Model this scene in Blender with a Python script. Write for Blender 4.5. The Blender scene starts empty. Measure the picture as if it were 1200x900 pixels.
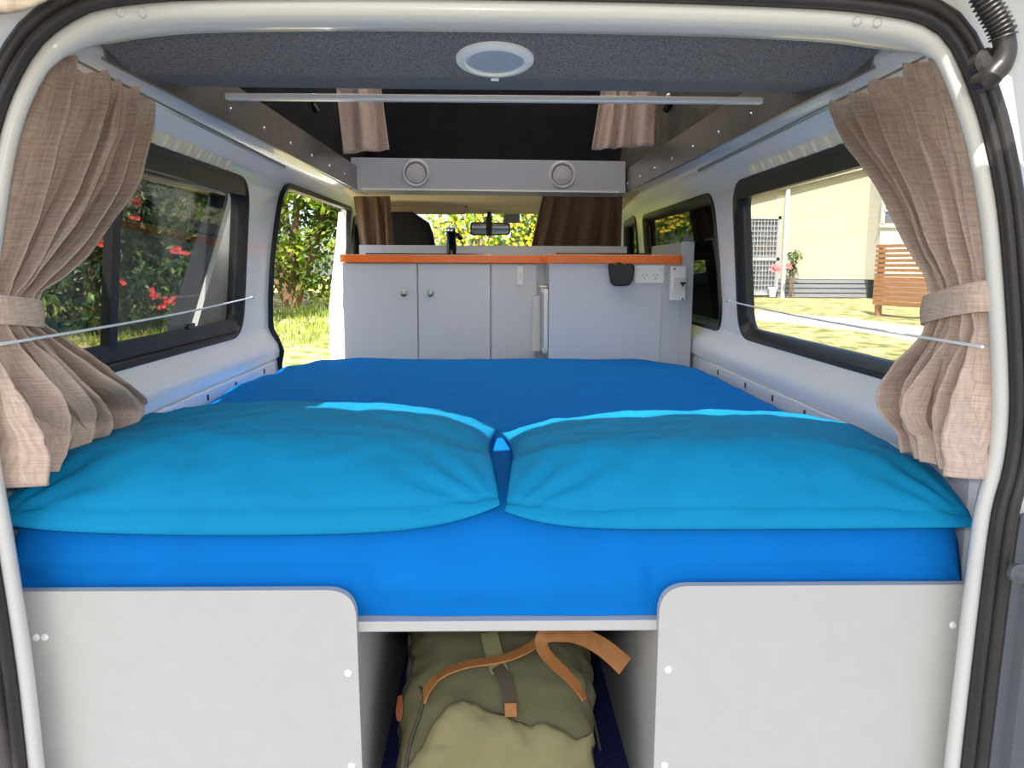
import bpy, bmesh, math, random
from mathutils import Vector, Matrix, noise
from mathutils.bvhtree import BVHTree

random.seed(11)
S = bpy.context.scene
COL = S.collection
V = Vector
PI = math.pi

# ------------------------------------------------------------------ camera
F, CX, CY = 940.0, 600.0, 450.0
CAM = V((0.0, 0.0, 0.92))
YAW, PITCH, ROLL = math.radians(1.40), math.radians(8.35), math.radians(0.28)
fwd = V((math.sin(YAW) * math.cos(PITCH), math.cos(YAW) * math.cos(PITCH), -math.sin(PITCH)))
r0 = V((math.cos(YAW), -math.sin(YAW), 0))
u0 = r0.cross(fwd)
RIGHT = r0 * math.cos(ROLL) + u0 * math.sin(ROLL)
UP = RIGHT.cross(fwd)
camd = bpy.data.cameras.new('camera')
camo = bpy.data.objects.new('camera', camd)
COL.objects.link(camo)
m3 = Matrix((RIGHT, UP, -fwd)).transposed()
camo.matrix_world = Matrix.Translation(CAM) @ m3.to_4x4()
camd.sensor_width = 36.0
camd.lens = 36.0 * F / 1200.0
camd.clip_start = 0.02
camd.clip_end = 300
S.camera = camo


def ray(px, py):
    return fwd + RIGHT * ((px - CX) / F) - UP * ((py - CY) / F)


def atY(px, py, y):
    d = ray(px, py)
    return CAM + d * ((y - CAM.y) / d.y)


def atX(px, py, x):
    d = ray(px, py)
    return CAM + d * ((x - CAM.x) / d.x)


def atZ(px, py, z):
    d = ray(px, py)
    return CAM + d * ((z - CAM.z) / d.z)


def atPlane(px, py, p, n):
    d = ray(px, py)
    return CAM + d * ((V(p) - CAM).dot(V(n)) / d.dot(V(n)))


# ------------------------------------------------------------------ materials
def lin(c):
    return c / 12.92 if c <= 0.04045 else ((c + 0.055) / 1.055) ** 2.4


def rgb(r, g, b):
    return (lin(r / 255), lin(g / 255), lin(b / 255), 1.0)


class NT:
    def __init__(s, name):
        s.m = bpy.data.materials.new(name)
        s.m.use_nodes = True
        s.t = s.m.node_tree
        s.t.nodes.clear()
        s.out = s.n('ShaderNodeOutputMaterial')

    def n(s, typ, **kw):
        o = s.t.nodes.new(typ)
        for k, v in kw.items():
            setattr(o, k, v)
        return o

    def l(s, a, b):
        s.t.links.new(a, b)


def mat(name, col, rough=0.5, metal=0.0, spec=0.5, var=0.0, vscale=6.0, bump=0.0, bscale=80.0, col2=None, sheen=0.0,
        stretch=None, coat=0.0, detail=4.0, trans=0.0):
    k = NT(name)
    p = k.n('ShaderNodeBsdfPrincipled')
    k.l(p.outputs[0], k.out.inputs[0])
    p.inputs['Base Color'].default_value = col
    p.inputs['Roughness'].default_value = rough
    p.inputs['Metallic'].default_value = metal
    p.inputs['Specular IOR Level'].default_value = spec
    p.inputs['Coat Weight'].default_value = coat
    if sheen:
        p.inputs['Sheen Weight'].default_value = sheen
    tc = k.n('ShaderNodeTexCoord')
    src = tc.outputs['Object']
    if stretch:
        mp = k.n('ShaderNodeMapping')
        mp.inputs['Scale'].default_value = stretch
        k.l(src, mp.inputs[0])
        src = mp.outputs[0]
    if var > 0 or col2 is not None:
        nz = k.n('ShaderNodeTexNoise')
        nz.inputs['Scale'].default_value = vscale
        nz.inputs['Detail'].default_value = detail
        k.l(src, nz.inputs['Vector'])
        rp = k.n('ShaderNodeValToRGB')
        c2 = col2 if col2 is not None else tuple(min(1, c * (1 + var)) for c in col[:3]) + (1,)
        c1 = col if col2 is not None else tuple(c * (1 - var) for c in col[:3]) + (1,)
        rp.color_ramp.elements[0].position = 0.36
        rp.color_ramp.elements[1].position = 0.64
        rp.color_ramp.elements[0].color = c1
        rp.color_ramp.elements[1].color = c2
        k.l(nz.outputs['Fac'], rp.inputs[0])
        k.l(rp.outputs[0], p.inputs['Base Color'])
    if bump > 0:
        nb = k.n('ShaderNodeTexNoise')
        nb.inputs['Scale'].default_value = bscale
        nb.inputs['Detail'].default_value = 3
        k.l(src, nb.inputs['Vector'])
        b = k.n('ShaderNodeBump')
        b.inputs['Strength'].default_value = bump
        b.inputs['Distance'].default_value = 0.01
        k.l(nb.outputs['Fac'], b.inputs['Height'])
        k.l(b.outputs[0], p.inputs['Normal'])
    return k.m


def glass(name, tint, refl=0.06):
    k = NT(name)
    tr = k.n('ShaderNodeBsdfTransparent')
    tr.inputs[0].default_value = tint
    gl = k.n('ShaderNodeBsdfGlossy')
    gl.inputs['Roughness'].default_value = 0.02
    fr = k.n('ShaderNodeFresnel')
    fr.inputs['IOR'].default_value = 1.45
    mu = k.n('ShaderNodeMath', operation='MULTIPLY')
    mu.inputs[1].default_value = refl
    k.l(fr.outputs[0], mu.inputs[0])
    mx = k.n('ShaderNodeMixShader')
    k.l(mu.outputs[0], mx.inputs[0])
    k.l(tr.outputs[0], mx.inputs[1])
    k.l(gl.outputs[0], mx.inputs[2])
    k.l(mx.outputs[0], k.out.inputs[0])
    return k.m


def weave(name, c1, c2, scale=1.0, rough=0.9):
    """slubby woven cloth: two stretched noises crossed"""
    k = NT(name)
    p = k.n('ShaderNodeBsdfPrincipled')
    k.l(p.outputs[0], k.out.inputs[0])
    p.inputs['Roughness'].default_value = rough
    p.inputs['Specular IOR Level'].default_value = 0.15
    tc = k.n('ShaderNodeTexCoord')
    outs = []
    for sc in ((60, 420, 26), (60, 30, 420)):
        mp = k.n('ShaderNodeMapping')
        mp.inputs['Scale'].default_value = tuple(a * scale for a in sc)
        k.l(tc.outputs['UV'], mp.inputs[0])
        mp.inputs['Scale'].default_value = (sc[1] * scale, sc[2] * scale, 1)
        nz = k.n('ShaderNodeTexNoise')
        nz.inputs['Scale'].default_value = 1.0
        nz.inputs['Detail'].default_value = 3
        k.l(mp.outputs[0], nz.inputs['Vector'])
        outs.append(nz.outputs['Fac'])
    ad = k.n('ShaderNodeMath', operation='ADD')
    k.l(outs[0], ad.inputs[0])
    k.l(outs[1], ad.inputs[1])
    hf = k.n('ShaderNodeMath', operation='MULTIPLY')
    hf.inputs[1].default_value = 0.5
    k.l(ad.outputs[0], hf.inputs[0])
    rp = k.n('ShaderNodeValToRGB')
    rp.color_ramp.elements[0].position = 0.38
    rp.color_ramp.elements[1].position = 0.62
    rp.color_ramp.elements[0].color = c1
    rp.color_ramp.elements[1].color = c2
    k.l(hf.outputs[0], rp.inputs[0])
    k.l(rp.outputs[0], p.inputs['Base Color'])
    b = k.n('ShaderNodeBump')
    b.inputs['Strength'].default_value = 0.15
    b.inputs['Distance'].default_value = 0.002
    k.l(hf.outputs[0], b.inputs['Height'])
    k.l(b.outputs[0], p.inputs['Normal'])
    return k.m


def leafmat(name, cols, scale=7.0, transl=0.35):
    k = NT(name)
    geo = k.n('ShaderNodeNewGeometry')
    nz = k.n('ShaderNodeTexNoise')
    nz.inputs['Scale'].default_value = scale
    nz.inputs['Detail'].default_value = 5
    k.l(geo.outputs['Position'], nz.inputs['Vector'])
    rp = k.n('ShaderNodeValToRGB')
    els = rp.color_ramp.elements
    els[0].position, els[1].position = 0.3, 0.7
    els[0].color, els[1].color = cols[0], cols[-1]
    for i, c in enumerate(cols[1:-1]):
        e = els.new(0.3 + 0.4 * (i + 1) / (len(cols) - 1))
        e.color = c
    k.l(nz.outputs['Fac'], rp.inputs[0])
    d = k.n('ShaderNodeBsdfPrincipled')
    d.inputs['Roughness'].default_value = 0.45
    k.l(rp.outputs[0], d.inputs['Base Color'])
    t = k.n('ShaderNodeBsdfTranslucent')
    k.l(rp.outputs[0], t.inputs[0])
    mx = k.n('ShaderNodeMixShader')
    mx.inputs[0].default_value = transl
    k.l(d.outputs[0], mx.inputs[1])
    k.l(t.outputs[0], mx.inputs[2])
    k.l(mx.outputs[0], k.out.inputs[0])
    return k.m


M = {}
M['white_paint'] = mat('white_paint', rgb(205, 203, 198), 0.28, coat=0.4)
M['inner_paint'] = mat('inner_paint', rgb(244, 245, 246), 0.25, coat=0.3)
M['laminate'] = mat('laminate', rgb(186, 184, 179), 0.45, var=0.015, vscale=40)
M['laminate_edge'] = mat('laminate_edge', rgb(170, 169, 172), 0.5)
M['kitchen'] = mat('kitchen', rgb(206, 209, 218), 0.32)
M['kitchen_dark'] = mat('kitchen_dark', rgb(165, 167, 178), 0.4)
M['orange'] = mat('orange', rgb(252, 120, 36), 0.35, var=0.04, vscale=30)
M['bench_top'] = mat('bench_top', rgb(205, 205, 208), 0.3)
M['carpet'] = mat('carpet', rgb(108, 104, 106), 0.95, spec=0.1, col2=rgb(160, 154, 155), vscale=330, bump=0.5, bscale=500, detail=6)
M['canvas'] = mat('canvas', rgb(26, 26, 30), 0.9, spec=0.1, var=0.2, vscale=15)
M['canvas_lit'] = mat('canvas_lit', rgb(76, 71, 68), 0.9, spec=0.1, var=0.2, vscale=15)  # lighter copy of the canvas: light on the right side put into the colour
M['rail'] = mat('rail', rgb(150, 147, 143), 0.30, metal=.75, var=0.1, vscale=9)
M['alu'] = mat('alu', rgb(228, 230, 232), 0.3, metal=.35)
M['chrome'] = mat('chrome', rgb(230, 230, 232), 0.15, metal=1.0)
M['steel'] = mat('steel', rgb(190, 188, 182), 0.35, metal=1.0)
M['rubber'] = mat('rubber', rgb(46, 42, 43), 0.42, var=0.15, vscale=30)
M['gasket'] = mat('gasket', rgb(22, 22, 26), 0.4)
M['black'] = mat('black', rgb(16, 16, 18), 0.45)
M['black_gloss'] = mat('black_gloss', rgb(14, 14, 16), 0.12)
M['grey_trim'] = mat('grey_trim', rgb(86, 87, 92), 0.6, bump=0.1, bscale=400)
M['white_plastic'] = mat('white_plastic', rgb(240, 240, 240), 0.35)
M['cream_plastic'] = mat('cream_plastic', rgb(228, 226, 222), 0.4)
M['diffuser'] = mat('diffuser', rgb(178, 182, 190), 0.3, var=0.05, vscale=60)
M['speaker_grille'] = mat('speaker_grille', rgb(172, 172, 182), 0.6, var=0.25, vscale=350)
M['sheet'] = mat('sheet', rgb(13, 114, 194), 0.85, spec=0.06, var=0.03, vscale=12, bump=0.05, bscale=900)
M['pillowcase'] = mat('pillowcase', rgb(8, 134, 182), 0.8, spec=0.2, var=0.03, vscale=10, bump=0.05, bscale=900)
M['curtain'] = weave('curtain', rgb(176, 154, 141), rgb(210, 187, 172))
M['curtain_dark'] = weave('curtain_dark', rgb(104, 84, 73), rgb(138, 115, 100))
M['curtain_tan'] = weave('curtain_tan', rgb(176, 150, 130), rgb(238, 220, 196), 0.25)
M['cord'] = mat('cord', rgb(244, 245, 250), 0.5)
M['navy'] = mat('navy', rgb(40, 44, 92), 0.95, spec=0.1, var=0.2, vscale=90, bump=0.3, bscale=300)
M['khaki'] = mat('khaki', rgb(92, 88, 64), 0.9, spec=0.15, var=0.06, vscale=14, bump=0.15, bscale=500)
M['khaki_light'] = mat('khaki_light', rgb(126, 119, 86), 0.9, spec=0.15, var=0.05, vscale=14, bump=0.12, bscale=500)
M['webbing'] = mat('webbing', rgb(64, 55, 42), 0.8)
M['leather'] = mat('leather', rgb(152, 100, 52), 0.5, var=0.1, vscale=60)
M['leather_dark'] = mat('leather_dark', rgb(130, 70, 40), 0.6, var=0.1, vscale=60)
M['thread'] = mat('thread', rgb(200, 160, 105), 0.8)
M['liner'] = mat('liner', rgb(240, 224, 190), 0.9, spec=0.1)
M['visor'] = mat('visor', rgb(228, 208, 168), 0.85)
M['seat'] = mat('seat', rgb(30, 30, 36), 0.9, var=0.2, vscale=40)
M['glass_clear'] = glass('glass_clear', (0.93, 0.95, 0.94, 1), 0.25)
M['glass_tint'] = glass('glass_tint', (0.82, 0.83, 0.82, 1), 0.14)
M['glass_dark'] = glass('glass_dark', (0.05, 0.05, 0.05, 1), 0.7)
M['glass_door'] = glass('glass_door', (0.72, 0.73, 0.72, 1), 0.12)
M['cladding'] = mat('cladding', rgb(168, 160, 140), 0.8)
M['cladding2'] = mat('cladding2', rgb(196, 192, 178), 0.8)
M['eave'] = mat('eave', rgb(150, 146, 138), 0.8)
M['skirting'] = mat('skirting', rgb(120, 120, 122), 0.8)
M['gap'] = mat('gap', rgb(52, 52, 56), 0.9)
M['timber'] = mat('timber', rgb(150, 102, 56), 0.7, var=0.2, vscale=9, stretch=(1, 1, 8))
M['mesh_door'] = mat('mesh_door', rgb(150, 150, 150), 0.6)
M['glass_house'] = mat('glass_house', rgb(90, 92, 96), 0.15)
M['lawn'] = mat('lawn', rgb(112, 116, 60), 1.0, spec=0.0, col2=rgb(196, 176, 128), vscale=4.5, detail=14, bump=0.8, bscale=40)
M['grass_green'] = leafmat('grass_green', [rgb(96, 120, 44), rgb(150, 170, 70), rgb(190, 190, 110)], 3.0)
M['path'] = mat('path', rgb(206, 190, 162), 0.95, spec=0.1, var=0.08, vscale=3, detail=8)
M['leaf_dark'] = leafmat('leaf_dark', [rgb(16, 30, 12), rgb(48, 76, 30), rgb(136, 166, 84)], 3)
M['leaf_tree'] = leafmat('leaf_tree', [rgb(24, 42, 10), rgb(84, 112, 26), rgb(166, 186, 54)], 2.2, 0.4)
M['leaf_hedge'] = leafmat('leaf_hedge', [rgb(58, 98, 24), rgb(120, 160, 40), rgb(190, 205, 70)], 6, 0.4)
M['petal_red'] = mat('petal_red', rgb(196, 38, 36), 0.6)
M['petal_pink'] = mat('petal_pink', rgb(232, 96, 96), 0.6)
M['petal_yellow'] = mat('petal_yellow', rgb(232, 190, 24), 0.6)
M['bark'] = mat('bark', rgb(110, 88, 62), 0.95, var=0.25, vscale=12, bump=0.5, bscale=30)
M['ring_grey'] = mat('ring_grey', rgb(186, 186, 194), 0.4)
M['vent_sunlit'] = mat('vent_sunlit', rgb(252, 244, 216), 0.5)  # pale cream: sunlit beige behind the cut-outs, put into the colour
M['mirror'] = mat('mirror', rgb(225, 225, 230), 0.03, metal=1.0)
M['cardboard'] = mat('cardboard', rgb(190, 190, 185), 0.7)
M['zip'] = mat('zip', rgb(58, 54, 42), 0.7)
_k = NT('daylight_panel')  # translucent shader for the panel added to the lid to pass daylight down
_d = _k.n('ShaderNodeBsdfDiffuse')
_d.inputs[0].default_value = (.9, .9, .9, 1)
_t = _k.n('ShaderNodeBsdfTranslucent')
_t.inputs[0].default_value = (.98, .93, .85, 1)
_m = _k.n('ShaderNodeMixShader')
_m.inputs[0].default_value = .60
_k.l(_d.outputs[0], _m.inputs[1])
_k.l(_t.outputs[0], _m.inputs[2])
_k.l(_m.outputs[0], _k.out.inputs[0])
M['daylight_panel'] = _k.m
M['gold'] = mat('gold', rgb(190, 160, 105), 0.4, metal=0.6)

OFF = {}


def tag(o, label=None, cat=None, group=None, kind=None):
    if label: o['label'] = label
    if cat: o['category'] = cat
    if group: o['group'] = group
    if kind: o['kind'] = kind
    return o


def thing(name, loc, label, cat, group=None):
    o = bpy.data.objects.new(name, None)
    o.empty_display_size = 0.05
    COL.objects.link(o)
    o.location = V(loc)
    OFF[o.name] = V(loc)
    return tag(o, label, cat, group)


# ------------------------------------------------------------------ mesh building
def catmull(pts, n=8, closed=False):
    pts = [V(p) for p in pts]
    out = []
    N = len(pts)
    segs = N if closed else N - 1
    for i in range(segs):
        p1, p2 = pts[i], pts[(i + 1) % N]
        if closed:
            p0, p3 = pts[i - 1], pts[(i + 2) % N]
        else:
            p0 = pts[i - 1] if i > 0 else p1 * 2 - p2
            p3 = pts[i + 2] if i + 2 < N else p2 * 2 - p1
        for j in range(n):
            t = j / n
            out.append(0.5 * ((2 * p1) + (p2 - p0) * t + (2 * p0 - 5 * p1 + 4 * p2 - p3) * t * t + (3 * p1 - p0 - 3 * p2 + p3) * t ** 3))
    if not closed:
        out.append(pts[-1].copy())
    return out


def resample(pts, n):
    pts = [V(p) for p in pts]
    L = [0]
    for a, b in zip(pts, pts[1:]):
        L.append(L[-1] + (b - a).length)
    out = []
    j = 0
    for i in range(n):
        t = L[-1] * i / (n - 1)
        while j < len(L) - 2 and L[j + 1] < t:
            j += 1
        d = L[j + 1] - L[j]
        out.append(pts[j].lerp(pts[j + 1], (t - L[j]) / d if d > 0 else 0))
    return out


class MB:
    def __init__(s):
        s.v, s.f, s.uv = [], [], {}

    def add(s, vs, fs):
        b = len(s.v)
        s.v += [V(p) for p in vs]
        s.f += [tuple(b + i for i in f) for f in fs]
        return s

    def box(s, lo, hi, rot=None, piv=None):
        x0, y0, z0 = lo
        x1, y1, z1 = hi
        vs = [V(p) for p in ((x0, y0, z0), (x1, y0, z0), (x1, y1, z0), (x0, y1, z0), (x0, y0, z1), (x1, y0, z1), (x1, y1, z1), (x0, y1, z1))]
        if rot is not None:
            c = V(piv) if piv is not None else (V(lo) + V(hi)) / 2
            vs = [c + rot @ (p - c) for p in vs]
        return s.add(vs, [(0, 3, 2, 1), (4, 5, 6, 7), (0, 1, 5, 4), (1, 2, 6, 5), (2, 3, 7, 6), (3, 0, 4, 7)])

    def hexa(s, p):
        """8 corners: 4 bottom loop, 4 top loop"""
        return s.add(p, [(0, 3, 2, 1), (4, 5, 6, 7), (0, 1, 5, 4), (1, 2, 6, 5), (2, 3, 7, 6), (3, 0, 4, 7)])

    def prism(s, loop, d):
        """closed 3D planar loop extruded by vector d"""
        n = len(loop)
        d = V(d)
        vs = [V(p) for p in loop] + [V(p) + d for p in loop]
        fs = [tuple(range(n - 1, -1, -1)), tuple(range(n, 2 * n))]
        fs += [(i, (i + 1) % n, n + (i + 1) % n, n + i) for i in range(n)]
        return s.add(vs, fs)

    def sections(s, secs, closed_sec=True, cap=True, closed_path=False):
        n = len(secs[0])
        vs = [p for q in secs for p in q]
        fs = []
        m = len(secs)
        for i in range(m if closed_path else m - 1):
            i2 = (i + 1) % m
            for j in range(n if closed_sec else n - 1):
                j2 = (j + 1) % n
                fs.append((i * n + j, i * n + j2, i2 * n + j2, i2 * n + j))
        if cap and closed_sec and not closed_path:
            fs.append(tuple(range(n - 1, -1, -1)))
            fs.append(tuple((m - 1) * n + j for j in range(n)))
        return s.add(vs, fs)

    def tube(s, pts, r, n=10, closed=False, cap=True):
        pts = [V(p) for p in pts]
        rs = r if isinstance(r, (list, tuple)) else [r] * len(pts)
        secs = []
        N = len(pts)
        up = None
        for i, p in enumerate(pts):
            a = pts[i - 1] if (i > 0 or closed) else pts[i]
            b = pts[(i + 1) % N] if (i < N - 1 or closed) else pts[i]
            t = (b - a).normalized()
            if up is None:
                up = V((0, 0, 1)) if abs(t.z) < 0.9 else V((1, 0, 0))
            x = (up - t * up.dot(t)).normalized()
            up = x
            y = t.cross(x)
            secs.append([p + (x * math.cos(2 * PI * k / n) + y * math.sin(2 * PI * k / n)) * rs[i] for k in range(n)])
        return s.sections(secs, True, cap, closed)

    def lathe(s, prof, origin, axis, n=32):
        axis = V(axis).normalized()
        a = V((0, 0, 1)) if abs(axis.z) < 0.9 else V((1, 0, 0))
        x = (a - axis * a.dot(axis)).normalized()
        y = axis.cross(x)
        o = V(origin)
        secs = []
        for r, h in prof:
            r = max(r, 1e-5)
            secs.append([o + axis * h + (x * math.cos(2 * PI * k / n) + y * math.sin(2 * PI * k / n)) * r for k in range(n)])
        return s.sections(secs, True, True)

    def ribbon(s, pts, w, normal, thick=0.003):
        """flat strap along pts; normal(i) or constant vector = face normal"""
        pts = [V(p) for p in pts]
        secs = []
        for i, p in enumerate(pts):
            a = pts[max(0, i - 1)]
            b = pts[min(len(pts) - 1, i + 1)]
            t = (b - a).normalized()
            nn = V(normal(i / (len(pts) - 1))) if callable(normal) else V(normal)
            sd = t.cross(nn).normalized()
            nn = sd.cross(t).normalized()
            ww = w(i / (len(pts) - 1)) if callable(w) else w
            secs.append([p - sd * ww / 2, p + sd * ww / 2, p + sd * ww / 2 + nn * thick, p - sd * ww / 2 + nn * thick])
        return s.sections(secs, True, True)

    def build(s, name, m, parent=None, smooth=False, bevel=0.0, bseg=2, subsurf=0, solid=0.0, angle=35, kind=None, uv=None, fix=True, off=None):
        off = OFF[parent.name] if parent is not None else (V(off) if off is not None else V((0, 0, 0)))
        me = bpy.data.meshes.new(name)
        me.from_pydata([tuple(p - off) for p in s.v], [], s.f)
        me.update()
        if fix:
            bm = bmesh.new()
            bm.from_mesh(me)
            bmesh.ops.recalc_face_normals(bm, faces=bm.faces)
            bm.to_mesh(me)
            bm.free()
        if uv is not None:
            ul = me.uv_layers.new(name='UVMap')
            for lp in me.loops:
                ul.data[lp.index].uv = uv[lp.vertex_index]
        me.materials.append(M[m] if isinstance(m, str) else m)
        o = bpy.data.objects.new(name, me)
        COL.objects.link(o)
        OFF[o.name] = off
        if parent is not None:
            o.parent = parent
        else:
            o.location = off
        if smooth:
            me.polygons.foreach_set('use_smooth', [True] * len(me.polygons))
            if angle < 180:
                me.set_sharp_from_angle(angle=math.radians(angle))
        if solid:
            md = o.modifiers.new('solid', 'SOLIDIFY')
            md.thickness = solid
            md.offset = 0
        if bevel:
            md = o.modifiers.new('bevel', 'BEVEL')
            md.width = bevel
            md.segments = bseg
            md.limit_method = 'ANGLE'
            md.angle_limit = math.radians(35)
        if subsurf:
            md = o.modifiers.new('sub', 'SUBSURF')
            md.levels = md.render_levels = subsurf
        if kind:
            o['kind'] = kind
        return o


def rrect(a0, b0, a1, b1, r, n=6):
    """rounded rectangle, list of (a,b)"""
    out = []
    for (cx, cy, t0) in ((a1 - r, b1 - r, 0), (a0 + r, b1 - r, PI / 2), (a0 + r, b0 + r, PI), (a1 - r, b0 + r, 3 * PI / 2)):
        for i in range(n + 1):
            t = t0 + PI / 2 * i / n
            out.append((cx + r * math.cos(t), cy + r * math.sin(t)))
    return out


def roundpoly(pts, r, n=5):
    """round the corners of a 2D polygon"""
    out = []
    N = len(pts)
    for i in range(N):
        p, a, b = V(pts[i]), V(pts[i - 1]), V(pts[(i + 1) % N])
        rr = r[i] if isinstance(r, (list, tuple)) else r
        da, db = (a - p), (b - p)
        ra = min(rr, da.length * 0.45)
        rb = min(rr, db.length * 0.45)
        s0, s1 = p + da.normalized() * ra, p + db.normalized() * rb
        for k in range(n + 1):
            t = k / n
            out.append(tuple((1 - t) ** 2 * s0 + 2 * t * (1 - t) * p + t * t * s1))
    return out


def apply_mods(o):
    dg = bpy.context.evaluated_depsgraph_get()
    me = bpy.data.meshes.new_from_object(o.evaluated_get(dg))
    old = o.data
    o.modifiers.clear()
    o.data = me
    bpy.data.meshes.remove(old)


def cut(o, cutters):
    tmp = []
    for c in cutters:
        k = c.build('cutter', 'black')
        tmp.append(k)
        md = o.modifiers.new('b', 'BOOLEAN')
        md.operation = 'DIFFERENCE'
        md.object = k
        md.solver = 'EXACT'
    bpy.context.view_layer.update()
    apply_mods(o)
    for k in tmp:
        bpy.data.objects.remove(k)
    o.data.polygons.foreach_set('use_smooth', [True] * len(o.data.polygons))
    o.data.set_sharp_from_angle(angle=math.radians(32))


def fbm(p, s, seed=0.0):
    q = V(p) * s + V((seed * 13.7, seed * 5.1, seed * 9.3))
    return noise.fractal(q, 0.9, 2.0, 3)

# ================================================================== VAN SHELL
GZ = -0.62                                    # ground level below the van floor
PROF = [(-0.06, .784), (.20, .784), (.40, .784), (.583, .784), (.5865, .787), (.590, .776), (.615, .772), (.638, .776), (.658, .788), (.676, .799), (.70, .806),
        (.80, .801), (.95, .788), (1.10, .770), (1.175, .760), (1.205, .751), (1.222, .738), (1.238, .722), (1.252, .708), (1.262, .675), (1.266, .650)]


def wx(z):
    for (z0, x0), (z1, x1) in zip(PROF, PROF[1:]):
        if z <= z1:
            return x0 + (x1 - x0) * max(0, (z - z0)) / (z1 - z0)
    return PROF[-1][1]


def wx_lin(z):
    return .806 + (.760 - .806) * (z - .70) / .475


def side_wall(name, sd, holes):
    mb = MB()
    prof = [(x, z) for z, x in PROF] + [(.655, 1.345), (.70, 1.36), (.765, 1.29), (.797, 1.17), (.842, .70), (.86, .60), (.87, .4), (.86, -.25), (.80, -.25)]
    ys = [1.13, 4.95]
    secs = [[V((sd * x, y, z)) for x, z in prof] for y in ys]
    mb.sections(secs)
    o = mb.build(name, 'inner_paint', kind='structure')
    cs = []
    for loop in holes:
        c = MB()
        c.prism([V((sd * .5, y, z)) for y, z in loop], (sd * .6, 0, 0))
        cs.append(c)
    cut(o, cs)
    return o


W_REAR = roundpoly([(1.20, .70), (2.59, .70), (2.575, 1.178), (1.20, 1.178)], [.05, .09, .09, .05], 8)
W_MID = roundpoly([(2.80, .70), (4.12, .70), (4.12, 1.172), (2.82, 1.172)], [.09, .05, .05, .09], 8)
W_FRONT = roundpoly([(4.34, .72), (4.85, .80), (4.70, 1.17), (4.34, 1.19)], .05, 6)
D_OPEN = roundpoly([(3.06, -.055), (4.34, -.055), (4.34, 1.215), (2.955, 1.205), (2.90, .92), (2.92, .64)], [.02, .02, .07, .10, .25, .25], 8)
W_FRONT2 = roundpoly([(4.48, .72), (4.85, .80), (4.70, 1.17), (4.48, 1.19)], .05, 6)
wl = side_wall('wall_left', -1, [W_REAR, D_OPEN, W_FRONT2])
wr = side_wall('wall_right', 1, [W_REAR, W_MID, W_FRONT])


def wall_ring(loop, sd, prof, xf, closed=True):
    """sweep a profile (n outward in the wall plane, d towards the cabin) round a window loop (y,z)"""
    mb = MB()
    pts = [V((y, z)) for y, z in loop]
    N = len(pts)
    area = sum(pts[i].x * pts[(i + 1) % N].y - pts[(i + 1) % N].x * pts[i].y for i in range(N))
    secs = []
    for i in range(N):
        t = (pts[(i + 1) % N] - pts[i - 1]).normalized()
        n = V((t.y, -t.x)) * (1 if area > 0 else -1)
        sec = []
        for a, d in prof:
            q = pts[i] + n * a
            sec.append(V((sd * (xf(q.y) - d), q.x, q.y)))
        secs.append(sec)
    mb.sections(secs, True, False, True)
    return mb


def pane(loop, sd, depth, xf, th=.004):
    mb = MB()
    l = [V((sd * (xf(z) + depth), y, z)) for y, z in loop]
    return mb.prism(l, (sd * th, 0, 0))


GPROF = [(-.026, -.042), (-.030, -.030), (-.026, -.016), (-.006, .004), (.006, .006), (.010, .0), (.010, -.02), (-.004, -.034), (-.004, -.042)]
win_no = [0]


def window(loop, sd, gl, prof=GPROF, xf=wx_lin):
    win_no[0] += 1
    w = wall_ring(loop, sd, prof, xf).build('window_%d' % win_no[0], 'gasket', smooth=True, kind='structure')
    pane(loop, sd, .026, xf).build('glass_pane', gl, w)
    return w


w1 = window(W_REAR, -1, 'glass_tint')
# slider divider and runner of the left rear window
mb = MB()
mb.hexa([V((-wx_lin(z) - dx, y, z)) for z, dx, y in ((.70, .004, 1.70), (.70, .004, 1.735), (.70, .024, 1.735), (.70, .024, 1.70),
                                                       (1.175, .004, 1.70), (1.175, .004, 1.735), (1.175, .024, 1.735), (1.175, .024, 1.70))])
mb.hexa([V((-wx_lin(z) - dx, y, z)) for z, dx, y in ((.715, .0, 1.22), (.715, .0, 2.52), (.715, .024, 2.52), (.715, .024, 1.22),
                                                       (.752, .006, 1.22), (.752, .006, 2.52), (.752, .024, 2.52), (.752, .024, 1.22))])
mb.build('slider_frame', 'gasket', w1)
MB().box((-.80, 2.10, .753), (-.785, 2.14, .768)).build('slider_latch', 'black_gloss', w1, bevel=.003)
w2 = window(W_REAR, 1, 'glass_clear')
w3 = window(W_MID, 1, 'glass_dark')
w4 = window(W_FRONT, 1, 'glass_dark')
w5 = window(W_FRONT2, -1, 'glass_tint')
# black header band (inside shade) along the top of both rear windows
for w, sd in ((w1, -1), (w2, 1)):
    mb = MB()
    mb.hexa([V((sd * (wx_lin(z) + dx), y, z)) for z, dx, y in ((1.130, .0, 1.21), (1.130, .0, 2.56), (1.130, .022, 2.56), (1.130, .022, 1.21),
                                                              (1.172, -.003, 1.21), (1.172, -.003, 2.56), (1.172, .022, 2.56), (1.172, .022, 1.21))])
    mb.build('header_band', 'gasket', w, bevel=.003)
# rubber edge of the sliding-door opening
wall_ring(D_OPEN, -1, [(-.012, -.012), (-.008, .012), (.008, .016), (.016, .008), (.016, -.012)], lambda z: wx(min(z, 1.2)) if z > .60 else .785).build('trim_1', 'gasket', smooth=True, kind='structure')

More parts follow.
